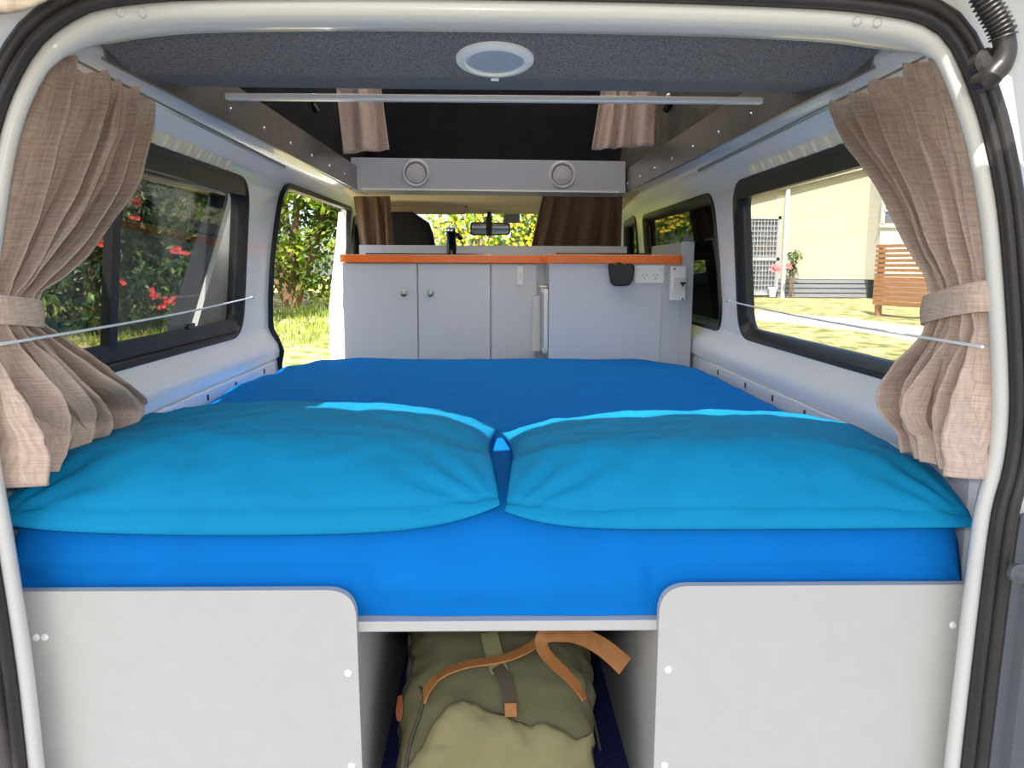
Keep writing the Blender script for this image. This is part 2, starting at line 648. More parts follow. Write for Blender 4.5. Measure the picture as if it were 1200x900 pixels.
dx_ = .905
mb = MB()
mb.hexa([V(p) for p in ((-.80, 4.352, -.25), (-.885, 4.352, -.25), (-.885, 4.52, -.25), (-.80, 4.52, -.25), (-.79, 4.352, .70), (-.880, 4.352, .70), (-.880, 4.52, .70), (-.79, 4.52, .70))])
mb.hexa([V(p) for p in ((-.79, 4.352, .70), (-.880, 4.352, .70), (-.880, 4.52, .70), (-.79, 4.52, .70), (-.765, 4.352, 1.20), (-.815, 4.352, 1.20), (-.815, 4.52, 1.20), (-.765, 4.52, 1.20))])
mb.build('door_2', 'white_paint', kind='structure')
lp = roundpoly([(1.26, -.30), (2.98, -.30), (3.0, .60), (2.985, .95), (2.93, 1.20), (1.26, 1.20)], [.05, .08, .3, .3, .10, .06], 6)
mb = MB()
mb.prism([V((-dx_ + (.04 if z > .9 else 0) * (z - .9) / .3, y, z)) for y, z in lp], (-.045, 0, 0))
d1 = mb.build('door_1', 'white_paint', kind='structure')
DW = roundpoly([(1.36, .66), (2.34, .66), (2.78, 1.16), (1.36, 1.16)], [.05, .10, .06, .05], 7)
c1 = MB()
c1.prism([V((-.7, y, z)) for y, z in DW], (-.5, 0, 0))
cut(d1, [c1])
wall_ring(DW, -1, [(-.012, -.052), (-.014, .004), (.004, .008), (.016, .006), (.016, -.004), (.004, -.052)], lambda z: dx_ - .02 * max(0, (z - .9) / .3)).build('window_frame', 'gasket', d1, smooth=True)
pane(DW, -1, .022, lambda z: dx_).build('glass_pane', 'glass_door', d1)

# stamped triangles above the rear windows, panel seam with dark slots, recess bead
for i, sd in enumerate((-1, 1)):
    mb = MB()
    zb, zt = 1.186, 1.214

    def wp(y, z, d=.0):
        return V((sd * (wx(z) - d), y, z))
    k = 0
    y = 1.62
    while y < 2.36:
        for (a, b, c, d_) in ((.0, .030, .022, .012), (.036, .047, .066, .026)):
            if a == 0:
                q = [wp(y, zb, .006), wp(y + .034, zb, .006), wp(y + .024, zt, .006), wp(y + .010, zt, .006)]
            else:
                q = [wp(y + .041, zb, .003), wp(y + .047, zb, .003), wp(y + .062, zt, .003), wp(y + .030, zt, .003)]
            q2 = [p + V((sd * .012, 0, 0)) for p in q]
            mb.hexa(q + q2)
        y += .072
    mb.build('trim_%d' % (2 + i), 'vent_sunlit', bevel=.002, kind='structure')
    # sloping bead that frames the window recess
    lp = roundpoly([(1.14, .655), (2.66, .655), (2.60, 1.226), (1.14, 1.226)], [.02, .12, .12, .02], 8)

    # lower lining panel with slots
    mb = MB()
    mb.hexa([V((sd * x, y, z)) for z, x, y in ((.02, .770, 1.24), (.02, .785, 1.24), (.02, .785, 2.84), (.02, .770, 2.84),
                                                 (.584, .770, 1.24), (.584, .785, 1.24), (.584, .785, 2.84), (.584, .770, 2.84))])
    pn = mb.build('trim_%d' % (4 + i), 'inner_paint', bevel=.002, kind='structure')
    for yy in (1.50, 1.72, 1.93, 2.16, 2.40, 2.70):
        MB().box((sd * .770 - .002, yy - .006, .556), (sd * .770 + .002, yy + .006, .573)).build('slot', 'webbing', pn, bevel=.0015)

# floor, ceilings, roof
MB().box((-.77, 1.16, -.06), (.77, 3.70, 0.0)).build('floor', 'navy', kind='structure')
MB().box((-.77, 3.71, -.06), (.77, 5.3, 0.0)).build('floor_front', 'navy', kind='structure')
mb = MB()
poly = [(1.17, 1.352), (1.19, 1.318), (1.25, 1.302), (1.500, 1.2595), (1.517, 1.257), (1.53, 1.2585), (1.75, 1.285), (1.75, 1.352)]
mb.prism([V((-.643, y, z)) for y, z in poly], (1.286, 0, 0))
mb.build('ceiling', 'carpet', kind='structure')
mb = MB()
mb.box((-.80, .985, 1.362), (.80, 1.76, 1.40))
mb.build('roof', 'white_paint', bevel=.01, kind='structure')
# pop-top: canvas sides, lid frame with an added translucent panel
mb = MB()
mb.hexa([V(p) for p in ((-.70, 1.74, 1.34), (.70, 1.74, 1.34), (.70, 1.76, 1.34), (-.70, 1.76, 1.34), (-.70, 1.70, 2.0), (.70, 1.70, 2.0), (.70, 1.72, 2.0), (-.70, 1.72, 2.0))])
mb.build('wall_rear', 'canvas', kind='structure')
mb = MB()
mb.hexa([V(p) for p in ((-.72, 3.98, 1.30), (.72, 3.98, 1.30), (.72, 4.0, 1.30), (-.72, 4.0, 1.30), (-.72, 4.0, 2.0), (.72, 4.0, 2.0), (.72, 4.02, 2.0), (-.72, 4.02, 2.0))])
mb.build('wall_front', 'canvas', kind='structure')
for nm, sd in (('wall_upper_left', -1), ('wall_upper_right', 1)):
    mb = MB()
    mb.hexa([V(p) for p in ((sd * .665, 1.70, 1.33), (sd * .70, 1.70, 1.33), (sd * .70, 4.02, 1.33), (sd * .60, 4.02, 1.33), (sd * .72, 1.70, 2.0), (sd * .74, 1.70, 2.0), (sd * .74, 4.02, 2.0), (sd * .70, 4.02, 2.0))])
    mb.build(nm, 'canvas_lit' if sd > 0 else 'canvas', kind='structure')
mb = MB()
for lo, hi in (((-.80, 1.60, 2.0), (.80, 1.72, 2.06)), ((-.80, 4.0, 2.0), (.80, 4.15, 2.06)), ((-.80, 1.72, 2.0), (-.70, 4.0, 2.06)), ((.70, 1.72, 2.0), (.80, 4.0, 2.06))):
    mb.box(lo, hi)
rlid = mb.build('roof_lid', 'white_paint', kind='structure')
MB().box((-.70, 1.72, 2.02), (.70, 4.0, 2.026)).build('added_daylight_panel', 'daylight_panel', rlid)  # unseen panel, added to bring daylight deep into the van
mb = MB()
mb.box((-.80, 4.03, 1.34), (.80, 5.0, 1.38))
mb.build('roof_front', 'white_paint', kind='structure')
# cab headliner
mb = MB()
mb.prism([V((-.74, y, z)) for y, z in ((3.72, 1.262), (4.30, 1.250), (4.78, 1.222), (4.80, 1.24), (4.80, 1.30), (3.72, 1.30))], (1.48, 0, 0))
mb.build('ceiling_front', 'liner', kind='structure')

# polished rails along the pop-top opening, with screws
for i, sd in enumerate((-1, 1)):
    mb = MB()
    a = [(sd * .645, 1.42, 1.262), (sd * .575, 3.80, 1.244), (sd * .575, 3.80, 1.338), (sd * .645, 1.42, 1.358)]
    d = V((sd * .004, 0, 0))
    mb.prism([V(p) for p in a], d)
    mb.hexa([V(p) for p in ((sd * .645, 1.42, 1.258), (sd * .654, 1.42, 1.258), (sd * .584, 3.80, 1.240), (sd * .575, 3.80, 1.240),
                             (sd * .645, 1.42, 1.262), (sd * .654, 1.42, 1.262), (sd * .584, 3.80, 1.244), (sd * .575, 3.80, 1.244))])
    rl = mb.build('trim_%d' % (6 + i), 'rail', kind='structure')
    first = None
    for k in range(9):
        y = 1.50 + k * .255
        t = (y - 1.42) / 2.38
        c = V((sd * (.645 - .07 * t), y, 1.292 - .018 * t))
        if first is None:
            first = MB().lathe([(0, .004), (.004, .0035), (.006, .001), (.006, 0)], c, (-sd, 0, 0), 12).build('screw', 'chrome', rl, smooth=True)
            c0 = c
        else:
            q = first.copy()
            COL.objects.link(q)
            q.parent = rl
            q.location = c - c0

# ------------------------------------------------------------------ rear hatch frame
PN = V((0, -1, 0.0)).normalized()
PP = V((0, 1.10, .90))
right_px = [(1108, 1060), (1117, 980), (1125, 899), (1147, 707), (1161, 601), (1175, 547), (1182, 483), (1180, 400), (1173, 297), (1166, 233), (1153, 167),
            (1139, 119), (1120, 71), (1107, 50), (1093, 36), (1070, 26), (1040, 20), (967, 12), (800, 5), (600, 1), (400, -1), (233, 1), (167, 5), (113, 13), (83, 27), (53, 50),
            (30, 83), (10, 127), (-4, 180), (-16, 260), (-26, 350), (-29, 450), (-20, 540), (0, 655), (20, 785), (33, 899), (42, 980), (50, 1060)]
hpath = resample(catmull([atPlane(x, y, PP, PN) for x, y in right_px], 8), 150)
HC = V((0, 1.10, .80))


def hatch_sweep(prof, pts, closed_sec=True, prof_top=None):
    mb = MB()
    secs = []
    N = len(pts)
    for i, p in enumerate(pts):
        t = (pts[min(N - 1, i + 1)] - pts[max(0, i - 1)]).normalized()
        n = t.cross(PN).normalized()
        if n.dot(p - HC) < 0:
            n = -n
        if prof_top:
            k = max(0, min(1, (n.z - .62) / .33))
            pr_ = [(a + (a2 - a) * k, d + (d2 - d) * k) for (a, d), (a2, d2) in zip(prof, prof_top)]
        else:
            pr_ = prof
        secs.append([p + n * a - PN * d for a, d in pr_])
    mb.sections(secs, closed_sec, closed_sec)
    return mb


hf = hatch_sweep([(.006, .012), (0, -.001), (-.004, -.003), (-.010, -.003), (-.0155, .001), (-.018, .008), (-.014, .018), (.004, .032), (.028, .050), (.045, .075), (.075, .085), (.075, .03), (.012, .03)], hpath,
                 prof_top=[(.006, .012), (0, -.001), (-.006, -.005), (-.014, -.004), (-.020, .002), (-.024, .014), (-.026, .03), (-.025, .052), (-.016, .065), (.02, .10), (.06, .10), (.06, .03), (.012, .03)])
hf.build('trim_8', 'white_paint', smooth=True, angle=60, kind='structure')
sealp = [(.001, .004), (.000, -.008), (.003, -.016), (.008, -.018), (.0125, -.0145), (.015, -.011), (.018, -.016), (.024, -.020), (.030, -.017), (.034, -.008), (.035, .004)]
seal = hatch_sweep(sealp, hpath).build('rubber_seal', 'rubber', smooth=True, angle=70)
tag(seal, 'black rubber weatherstrip running round the white tailgate opening', 'door seal')
body = hatch_sweep([(.030, .012), (.040, .000), (.055, .012), (.085, .018), (.11, .010), (.16, .03), (.30, .10), (.30, .14), (.075, .13)], hpath)
body.build('wall_rear_body', 'white_paint', smooth=True, angle=60, kind='structure')
for i, sd in enumerate((-1, 1)):
    pts = [p for p in hpath if p.z < .575 and p.x * sd > 0]
    tr = hatch_sweep([(.036, .004), (.040, -.008), (.060, -.002), (.068, -.012), (.16, .0), (.30, .06), (.30, .08), (.04, .02)], pts)
    t_ = tr.build('trim_%d' % (9 + i), 'grey_trim', smooth=True, angle=30, kind='structure')
    if sd > 0:
        c = atY(1190, 670, 1.06)
        c.y = 1.052
        MB().lathe([(0, .008), (.006, .007), (.010, .003), (.014, .002), (.014, -.006)], c, (0, -1, .1), 16).build('bolt', 'grey_trim', t_, smooth=True)
# joint lines and rubber stops on the top flange
for x, y in ((143, 12), (168, 12), (1003, 22), (1026, 24)):
    c = atPlane(x, y, PP, PN)
    o = MB().lathe([(0, .003), (.004, .003), (.0058, .0015), (.0062, 0), (.0062, -.004)], c + V((0, -.004, -.004)), (0, -1, .1), 16)
    o.build('trim_%d' % (11 + (x > 500)), 'white_paint', smooth=True, kind='structure')

# ------------------------------------------------------------------ open tailgate above the camera
def tg(y, z, x):
    """tailgate plane: hinge at y=1.0 z=1.36, opening upwards to the rear"""
    return V((x, y, 1.375 + (1.0 - y) * .16 + z))


tail = thing('tailgate', (0, 1.0, 1.375), 'white raised tailgate overhead, hinged along the top of the opening', 'tailgate')
mb = MB()
for (y0, y1, x0, x1) in ((.985, .945, -.94, .94), (.20, -.52, -.94, .94), (.945, .20, -.94, -.66), (.945, .20, .66, .94)):
    mb.hexa([tg(y0, 0, x0), tg(y0, 0, x1), tg(y1, 0, x1), tg(y1, 0, x0), tg(y0, .05, x0), tg(y0, .05, x1), tg(y1, .05, x1), tg(y1, .05, x0)])
mb.build('frame', 'white_paint', tail)
mb = MB()
mb.hexa([tg(.945, .03, -.66), tg(.945, .03, .66), tg(.20, .03, .66), tg(.20, .03, -.66), tg(.945, .034, -.66), tg(.945, .034, .66), tg(.20, .034, .66), tg(.20, .034, -.66)])
mb.build('rear_glass', 'glass_clear', tail)
# curtain gathered over most of the tailgate glass, one corner hangs into view
mb = MB()
N1 = 60
secs = []
for i in range(N1 + 1):
    x = -.68 + 1.36 * i / N1
    w = .008 * math.sin(i * 1.3)
    secs.append([tg(.835, -.02 + w, x), tg(.835, -.015 + w, x), tg(.16, -.015 + w, x), tg(.16, -.02 + w, x)])
mb.sections(secs)
uv = [(p.x, p.y) for p in mb.v]
tc = mb.build('tailgate_curtain', 'curtain_tan', smooth=True, uv=uv)
tag(tc, 'tan woven curtain drawn across the raised tailgate glass overhead', 'curtain')

# ================================================================== BED
bed = thing('bed_base', (0, 1.16, 0), 'pale grey laminate bed base with two round-cornered front panels and open storage bay', 'bed base')
YB = 1.15


def frame_x(sd, z):
    ps = sorted([(p.z, p.x) for p in hpath if p.x * sd > 0 and p.z < .75])
    for (z0, x0), (z1, x1) in zip(ps, ps[1:]):
        if z <= z1:
            return x0 + (x1 - x0) * max(-1.5, (z - z0) / (z1 - z0))
    return ps[-1][1]


def front_panel(sd):
    if sd < 0:
        tl, tr, z0 = atY(10, 693.5, YB), atY(416.5, 693, YB), -.02
        x0, x1, zt = -.715, tr.x, tl.z
        x0 = frame_x(-1, zt) * 1.045
        loop = [(frame_x(-1, .05) * 1.045, z0), (x1 + .006, z0), (x1, zt), (x0, zt)]
        rr = [.001, .001, .045, .001]
    else:
        tl, tr = atY(773.5, 687, YB), atY(1139, 684, YB)
        x0, x1, zt, z0 = tl.x, .715, tl.z, -.02
        x1 = frame_x(1, zt) * 1.045
        loop = [(x0 - .001, z0), (frame_x(1, .05) * 1.045, z0), (x1, zt), (x0, zt)]
        rr = [.001, .001, .001, .045]
    lp = roundpoly(loop, rr, 8)
    mb = MB()
    mb.prism([V((x, YB, z)) for x, z in lp], (0, .016, 0))
    return mb.build('front_panel', 'laminate', bed, bevel=.0012), x0, x1, zt


pl, _, XL, ZT = front_panel(-1)
pr, XR, _, ZT2 = front_panel(1)
CAPP = [(0, .0035), (.0035, .0032), (.0055, .0015), (.006, 0)]
for par, lst in ((pl, ((42, 747), (52, 747), (408, 789), (412, 898))), (pr, ((1117, 732.5), (783.5, 785), (779, 897)))):
    for x, y in lst:
        c = atY(x, y, YB)
        MB().lathe(CAPP, c, (0, -1, 0), 16).build('screw_cap', 'white_plastic', par, smooth=True)
# dividers, base board with front edge, side boards
zb1 = atY(595, 732, YB + .004).z
zb0 = atY(595, 744, YB + .004).z
mb = MB().box((XL - .0165, YB + .017, 0.0), (XL - .0005, 3.02, zb0 - .0005))
mb.build('divider', 'laminate', bed, bevel=.001)
mb = MB().box((XR + .0005, YB + .017, 0.0), (XR + .0165, 3.02, zb0 - .0005))
mb.build('divider', 'laminate', bed, bevel=.001)
MB().box((-.69, YB + .0165, zb0), (.69, 3.04, zb1)).build('base_board', 'laminate', bed, bevel=.001)

# mattress under a blue fitted sheet
ZM = .572


def mx(y):
    """half width of the mattress along the van"""
    if y < 1.30:
        return .732 + .010 * max(0, (y - 1.168)) / .132
    if y < 2.62:
        return .742
    t = (y - 2.62) / .48
    return .742 - .16 * t ** 2.0


mb = MB()
NX, NY = 140, 110
Y0, Y1 = 1.182, 3.06
cols = []
bz = zb1 + .001
grid = {}
for j in range(NY + 1):
    v = j / NY
    y = Y0 + (Y1 - Y0) * v
    for i in range(NX + 1):
        u = -1 + 2 * i / NX
        e = .10
        x = u * mx(y)
        # superelliptic edge rounding
        dfront = (y - Y0)
        dback = (Y1 - y)
        dside = (1 - abs(u)) * mx(y)

        def rd(d, r):
            if d >= r: return 0.0
            k = (r - d) / r
            return r * (1 - math.sqrt(max(0, 1 - k * k)))
        drop = rd(dfront, .085) * 1.0 + rd(dback, .05) * .9 + rd(dside, .045) * (.7 if y > 1.4 else 1)
        z = ZM - drop
        w = fbm((x, y * .8, 0), 3.0, 1) * .005 + fbm((x * .6, y * 2.2, 0), 7.0, 2) * .0022
        # long soft pulled folds at the far left and right corners
        if y > 2.0:
            w += .004 * math.sin((x * 1.0 + y * .9) * 26) * min(1, (y - 2.0)) * min(1, abs(x) / .6) ** 2
        z += w * min(1, min(dfront, dside + .03) / .05)
        # side hump: sheet bunched up along the left wall
        if x < -.55 and y > 1.7:
            z += .020 * math.exp(-((x + .70) / .045) ** 2) * (.6 + .4 * math.sin(y * 9)) * min(1, (y - 1.7) / .3) * min(1, max(0, 2.9 - y) / .2)
        grid[i, j] = len(mb.v)
        mb.v.append(V((x, y, z)))
for j in range(NY):
    for i in range(NX):
        mb.f.append((grid[i, j], grid[i + 1, j], grid[i + 1, j + 1], grid[i, j + 1]))
# skirts down to the base board
ring = [grid[i, 0] for i in range(NX + 1)] + [grid[NX, j] for j in range(1, NY + 1)] + [grid[i, NY] for i in range(NX - 1, -1, -1)] + [grid[0, j] for j in range(NY - 1, 0, -1)]
prev = ring
for k in range(1, 15):
    t = k / 14
    cur = []
    for idx in ring:
        p = mb.v[idx]
        q = p.copy()
        q.z = p.z + (bz - p.z) * t
        if p.y < Y0 + .001:
            a = fbm((p.x * 1.2, 0, q.z * 3), 3.0, 5) * .004 + fbm((p.x * 2 + q.z * 3, 0, q.z * 8), 5, 8) * .0016
            q.y = p.y - .010 * math.sin(PI * min(1, t * 1.1)) * (1 if t < .95 else .5) + a * min(1, t * 6) + .004
            if q.z < .470 and (q.x < XL + .02 or q.x > XR - .02):
                q.y = max(q.y, Y0 + .001)
            if abs(p.x) > .60:
                q.y += fbm((p.x * 9, 0, q.z * 14), 1.6, 3) * .008 * (abs(p.x) - .60) / .1
        cur.append(len(mb.v))
        mb.v.append(q)
    n = len(ring)
    for i in range(n):
        mb.f.append((prev[i], prev[(i + 1) % n], cur[(i + 1) % n], cur[i]))
    prev = cur
mb.f.append(tuple(prev))
mt = mb.build('mattress', 'sheet', smooth=True, angle=80)
tag(mt, 'wide mattress under a royal blue fitted sheet on the bed base', 'mattress')


def mat_top(x, y):
    return ZM


def pillow(name, x0, x1, y0, y1, h, label, seed, ridge=.5, lean=0.0, corners=None):
    """stuffed pillow: soft box with pinched corners, lower half squashed on the bed"""
    mb = MB()
    NU, NV = 150, 96
    idx = {}

    def pt(u, v, top):
        # outline: corners pulled out, sides drawn in
        ex = 1 - .045 * (1 - v * v) ** 1.0 * (1)
        ey = 1 - .07 * (1 - abs(u) ** 2.2)
        cx, cy = (x0 + x1) / 2, (y0 + y1) / 2
        x = cx + u * ex * (x1 - x0) / 2
        yy = cy + v * (y1 - y0) / 2 * (1 - .05 * (1 - abs(u) ** 3) * (1 if v > 0 else .0))
        a = max(0, 1 - abs(u) ** 3.2) ** .62
        b = max(0, 1 - abs(v) ** 2.6) ** .58
        # profile leans: fat towards the front
        f = a * b
        t = h * f * (1 + ridge * .25 * v * (1 - abs(v)))
        wr = fbm((x * 1.1, yy * 1.6, seed), 4.0, seed) * .008 + fbm((x * 2.0, yy * 3.0, seed), 9.0, seed + 3) * .003
        # radial pull wrinkles into corners
        cu, cv = abs(u), abs(v)
        ang = math.atan2(1 - cv + .001, 1 - cu + .001)
        rr = math.hypot(1 - cu, (1 - cv) * .7)
        wr += .006 * math.sin(ang * 15 + seed) * math.exp(-(rr / .38) ** 2) * min(1, rr * 5)
        sk = max(0, 1 - (abs(v - (-.925)) / .020) ** 2) * .0038 + sum(max(0, 1 - (abs(u - q) / .012) ** 2) for q in (-.30, .34)) * .0016      # stitched hem line along the front
        z = ZM + .004 + h * .22 * (1 - (1 - f)) * 0
        seam = .30
        base = ZM + .003
        sag = -.062 * max(0, (-v - .45) / .55) ** 1.6
        edge = base + h * .28
        if top:
            zz = edge + (t * .78) + wr * min(1, f * 2) - sk
        else:
            zz = edge - h * .26 * min(1, f * 1.8)
        zz += sag + corners(u, v) if corners else sag
        return V((x, yy, zz))
    for s in (1, 0):
        for j in range(NV + 1):
            for i in range(NU + 1):
                u = math.sin(PI / 2 * (-1 + 2 * i / NU)) * .35 + (-1 + 2 * i / NU) * .65
                v = math.sin(PI / 2 * (-1 + 2 * j / NV)) * .45 + (-1 + 2 * j / NV) * .55
                bd = i in (0, NU) or j in (0, NV)
                if s == 0 and bd:
                    idx[s, i, j] = idx[1, i, j]
                    continue
                idx[s, i, j] = len(mb.v)
                mb.v.append(pt(u, v, s == 1))
        for j in range(NV):
            for i in range(NU):
                q = (idx[s, i, j], idx[s, i + 1, j], idx[s, i + 1, j + 1], idx[s, i, j + 1])
                mb.f.append(q if s else q[::-1])
    o = mb.build(name, 'pillowcase', smooth=True, angle=180)
    return tag(o, label, 'pillow', 'turquoise pillows on the bed')


pillow('pillow', -.735, .012, 1.150, 1.64, .083, 'turquoise pillow on the left half of the blue bed, in shade', 3,
       corners=lambda u, v: -.012 * max(0, u) ** 2 * max(0, v) + .01 * (1 - u * u) * v + (.034 * max(0, u) ** 5 + .010 * max(0, -u) ** 8) * max(0, -v) ** 2)
pillow('pillow', .018, .735, 1.150, 1.60, .071, 'turquoise pillow on the right half of the bed, its far edge in sunlight', 8,
       corners=lambda u, v: -.01 * max(0, -u) ** 2 * max(0, v) + .028 * max(0, -u) ** 6 * max(0, -v) ** 2)

# ================================================================== BAG IN THE BAY
bag = thing('duffel_bag', (.01, 1.4, 0), 'olive canvas duffel bag with tan leather handles in the bay under the bed', 'bag')
HP = [(1.185, .03), (1.19, .10), (1.205, .155), (1.235, .200), (1.285, .238), (1.35, .265), (1.42, .288), (1.50, .305), (1.62, .312), (1.74, .30), (1.80, .26), (1.83, .16), (1.835, .04)]


def bag_h(y):
    for (a, ha), (b, hb) in zip(HP, HP[1:]):
        if y <= b:
            return ha + (hb - ha) * max(0, (y - a)) / (b - a)
    return HP[-1][1]


BXC = .008


def bag_top(x, y, lift=0.0):
    h = bag_h(y)
    u = max(-1, min(1, (x - BXC) / bag_w(y)))
    return V((x, y, .01 + h * (max(0, 1 - abs(u) ** 2.9)) ** .42 + lift))


def bag_w(y):
    return (.150 + .022 * min(1, (y - 1.18) / .18)) * (1 if y < 1.75 else 1 - (y - 1.75) * .8)


mb = MB()
secs = []
ysb = [HP[0][0] + (HP[-1][0] - HP[0][0]) * (k / 70) ** 1.25 for k in range(71)]
for y in ysb:
    sec = []
    w, h = bag_w(y), bag_h(y)
    for k in range(64):
        a = -PI / 2 + 2 * PI * k / 64
        ca, sa = math.cos(a), math.sin(a)
        x = BXC + w * abs(ca) ** .62 * (1 if ca > 0 else -1)
        z = .01 + h * (.5 + .5 * abs(sa) ** .62 * (1 if sa > 0 else -1))
        p = V((x, y, z))
        nz = fbm((x, y, z), 7, 4) * .015 + fbm((x, y * 1.5, z), 17, 6) * .008
        nn = V((ca, -.2, sa)).normalized()
        p += nn * nz * (1 if z > .03 else .2)
        sec.append(p)
    secs.append(sec)
mb.sections(secs)
mb.build('body', 'khaki', bag, smooth=True, angle=180)


def bag_patch(fn, nu, nv, name, m, th=.004, angle=180, wr=0.0):
    mb = MB()
    ids = {}
    for j in range(nv + 1):
        for i in range(nu + 1):
            p = fn(i / nu, j / nv)
            p = p + V((0, -.3, .95)) * (fbm(p, 16, 9) * wr)
            ids[i, j] = len(mb.v)
            mb.v.append(p)
    for j in range(nv):
        for i in range(nu):
            mb.f.append((ids[i, j], ids[i + 1, j], ids[i + 1, j + 1], ids[i, j + 1]))
    return mb.build(name, m, bag, smooth=True, angle=angle, solid=th)


bb = BVHTree.FromPolygons([tuple(v) for v in mb.v], mb.f)


def on_bag(px, py, lift=.004):
    d = ray(px, py)
    loc, n, i, t = bb.ray_cast(CAM, d)
    if loc is None:
        loc = CAM + d * ((1.3 - CAM.y) / d.y)
        n = V((0, -.5, .8))
    if n.dot(d) > 0: n = -n
    return loc + n * lift


# light-coloured end pocket: a bulging panel over the near end
pocket_top = [(512, 850), (522, 838), (530, 829), (545, 827), (560, 832), (575, 838), (592, 842), (607, 844), (622, 851), (640, 853), (655, 858), (672, 867), (684, 864), (692, 862)]
pt_ = resample([V((a, b)) for a, b in pocket_top], 33)


def pocket(u, v):
    p = pt_[min(32, int(round(u * 32)))]
    xb = 470 + u * 236
    x = p.x + (xb - p.x) * min(1, v * 2.2) * (.55 if u > .5 else 1)
    y = p.y + (978 - p.y) * v
    return on_bag(x, y, .004 + .014 * math.sin(min(1, v * 5) * PI / 2) * min(1, u * 8, (1 - u) * 8))


bag_patch(pocket, 32, 30, 'end_pocket', 'khaki_light', .003, wr=.017)
# central closing strap, tab, zip line, side seam, leather badge
path = [on_bag(x, y, .005) for x, y in ((573, 744), (576, 760), (581, 776), (586, 790))]
mb = MB().ribbon(catmull(path, 5), .030, (0, -.5, .85), .002)
mb.build('top_strap', 'khaki_light', bag, smooth=True, angle=40)
path = [on_bag(x, y, .006) for x, y in ((582, 783), (590, 795), (595, 810), (598, 832))]
MB().ribbon(catmull(path, 6), .022, (0, -.5, .85), .002).build('webbing_strap', 'webbing', bag, smooth=True, angle=40)
path = [on_bag(x, y, .010) for x, y in ((598, 826), (598.5, 833), (599, 842))]
MB().ribbon(path, .020, (0, -.6, .8), .004).build('leather_tab', 'leather', bag, bevel=.001)
path = [on_bag(x, y, .004) for x, y in ((483, 745), (482, 760), (484, 775), (483, 792), (497, 812), (494, 835), (483, 868), (476, 900))]
MB().tube(catmull(path, 6), .0028, 6).build('zip_edge', 'zip', bag, smooth=True)
path = [on_bag(x, y, .004) for x, y in ((656, 757), (672, 772), (684, 790), (688, 820), (697, 850), (703, 880))]
MB().tube(catmull(path, 6), .0025, 6).build('side_seam', 'zip', bag, smooth=True)
path = [on_bag(x, y, .006) for x, y in ((473, 817), (472, 832), (472, 844))]
MB().ribbon(catmull(path, 4), lambda t: .008 + .008 * math.sin(PI * min(1, max(.05, t))), (-.6, -.6, .5), .002).build('leather_badge', 'leather_dark', bag, bevel=.0008)
# two flat leather handles
lh = [(497, 823, .003), (503, 811, .012), (514, 799, .016), (530, 789, .022), (552, 784, .022), (575, 782, .022), (600, 777, .024), (622, 771, .028), (641, 763, .034), (655, 752, .036), (666, 742, .036)]
path = [on_bag(*q) for q in lh]
MB().ribbon(catmull(path, 6), .020, lambda t: V((-.30 + .45 * t, -.08, .9)), .003).build('handle', 'leather', bag, smooth=True, angle=40)
rh = [(684, 821, 1.262), (676, 806, 1.262), (664, 792, 1.262), (650, 779, 1.268), (640, 768, 1.275), (634, 757, 1.28), (635, 748, 1.285), (643, 743.5, 1.29), (656, 743, 1.29), (672, 744, 1.285), (690, 750, 1.28), (706, 759, 1.272), (720, 770, 1.265), (732, 781, 1.26)]
path = [on_bag(684, 821, .003)] + [atY(a, b, c) for a, b, c in rh[1:]]
MB().ribbon(catmull(path, 6), lambda t: .017 + .017 * t, lambda t: V((.75 - .9 * t, -.5 - .3 * t, .3 + .5 * t)), .0035).build('handle', 'leather', bag, smooth=True, angle=40)

# ================================================================== CURTAINS
def drape(rows, sd, nfold, name, m, label, group, amp=.02, seed=0, NU=150, sub=8, top_flat=True):
    """rows: (z, y_near, y_far, x_centre, amp) from top to hem; hangs along the side wall"""
    fine = []
    cr = catmull([V((r[1], r[2], r[3])) for r in rows], sub)
    zr = catmull([V((r[0], r[4], 0)) for r in rows], sub)
    mb = MB()
    ids = {}
    uv = []
    for j, (c, z) in enumerate(zip(cr, zr)):
        for i in range(NU + 1):
            u = i / NU
            y = c.x + (c.y - c.x) * u
            vv = j / (len(cr) - 1)
            ph = 2 * PI * nfold * (u + .035 * math.sin(u * 9 + seed) + .02 * fbm((u * 3, vv * 1.5, seed), 1.5))
            s = math.sin(ph)
            s = s * (.72 + .28 * abs(s)) + .35 * math.sin(2.3 * ph + 1 + 2 * vv)
            a = 1.45 * z.y * (.75 + .5 * noise.noise(V((u * 5, vv * 2.5, seed))))
            x = c.z - a * s + .006 * fbm((u * 4, vv * 5, seed), 2)
            yy = y + a * .55 * math.cos(ph) * min(1, u * 12, (1 - u) * 12)
            zz = z.x + .003 * math.sin(ph * 1.0 + .5) * (1 if vv > .9 else .2)
            ids[i, j] = len(mb.v)
            mb.v.append(V((sd * x, yy, zz)))
            uv.append((u * .55, vv * .66))
    for j in range(len(cr) - 1):
        for i in range(NU):
            mb.f.append((ids[i, j], ids[i + 1, j], ids[i + 1, j + 1], ids[i, j + 1]))
    o = mb.build(name, m, smooth=True, angle=180, solid=.0025, uv=uv)
    tag(o, label, 'curtain', group)
    return o


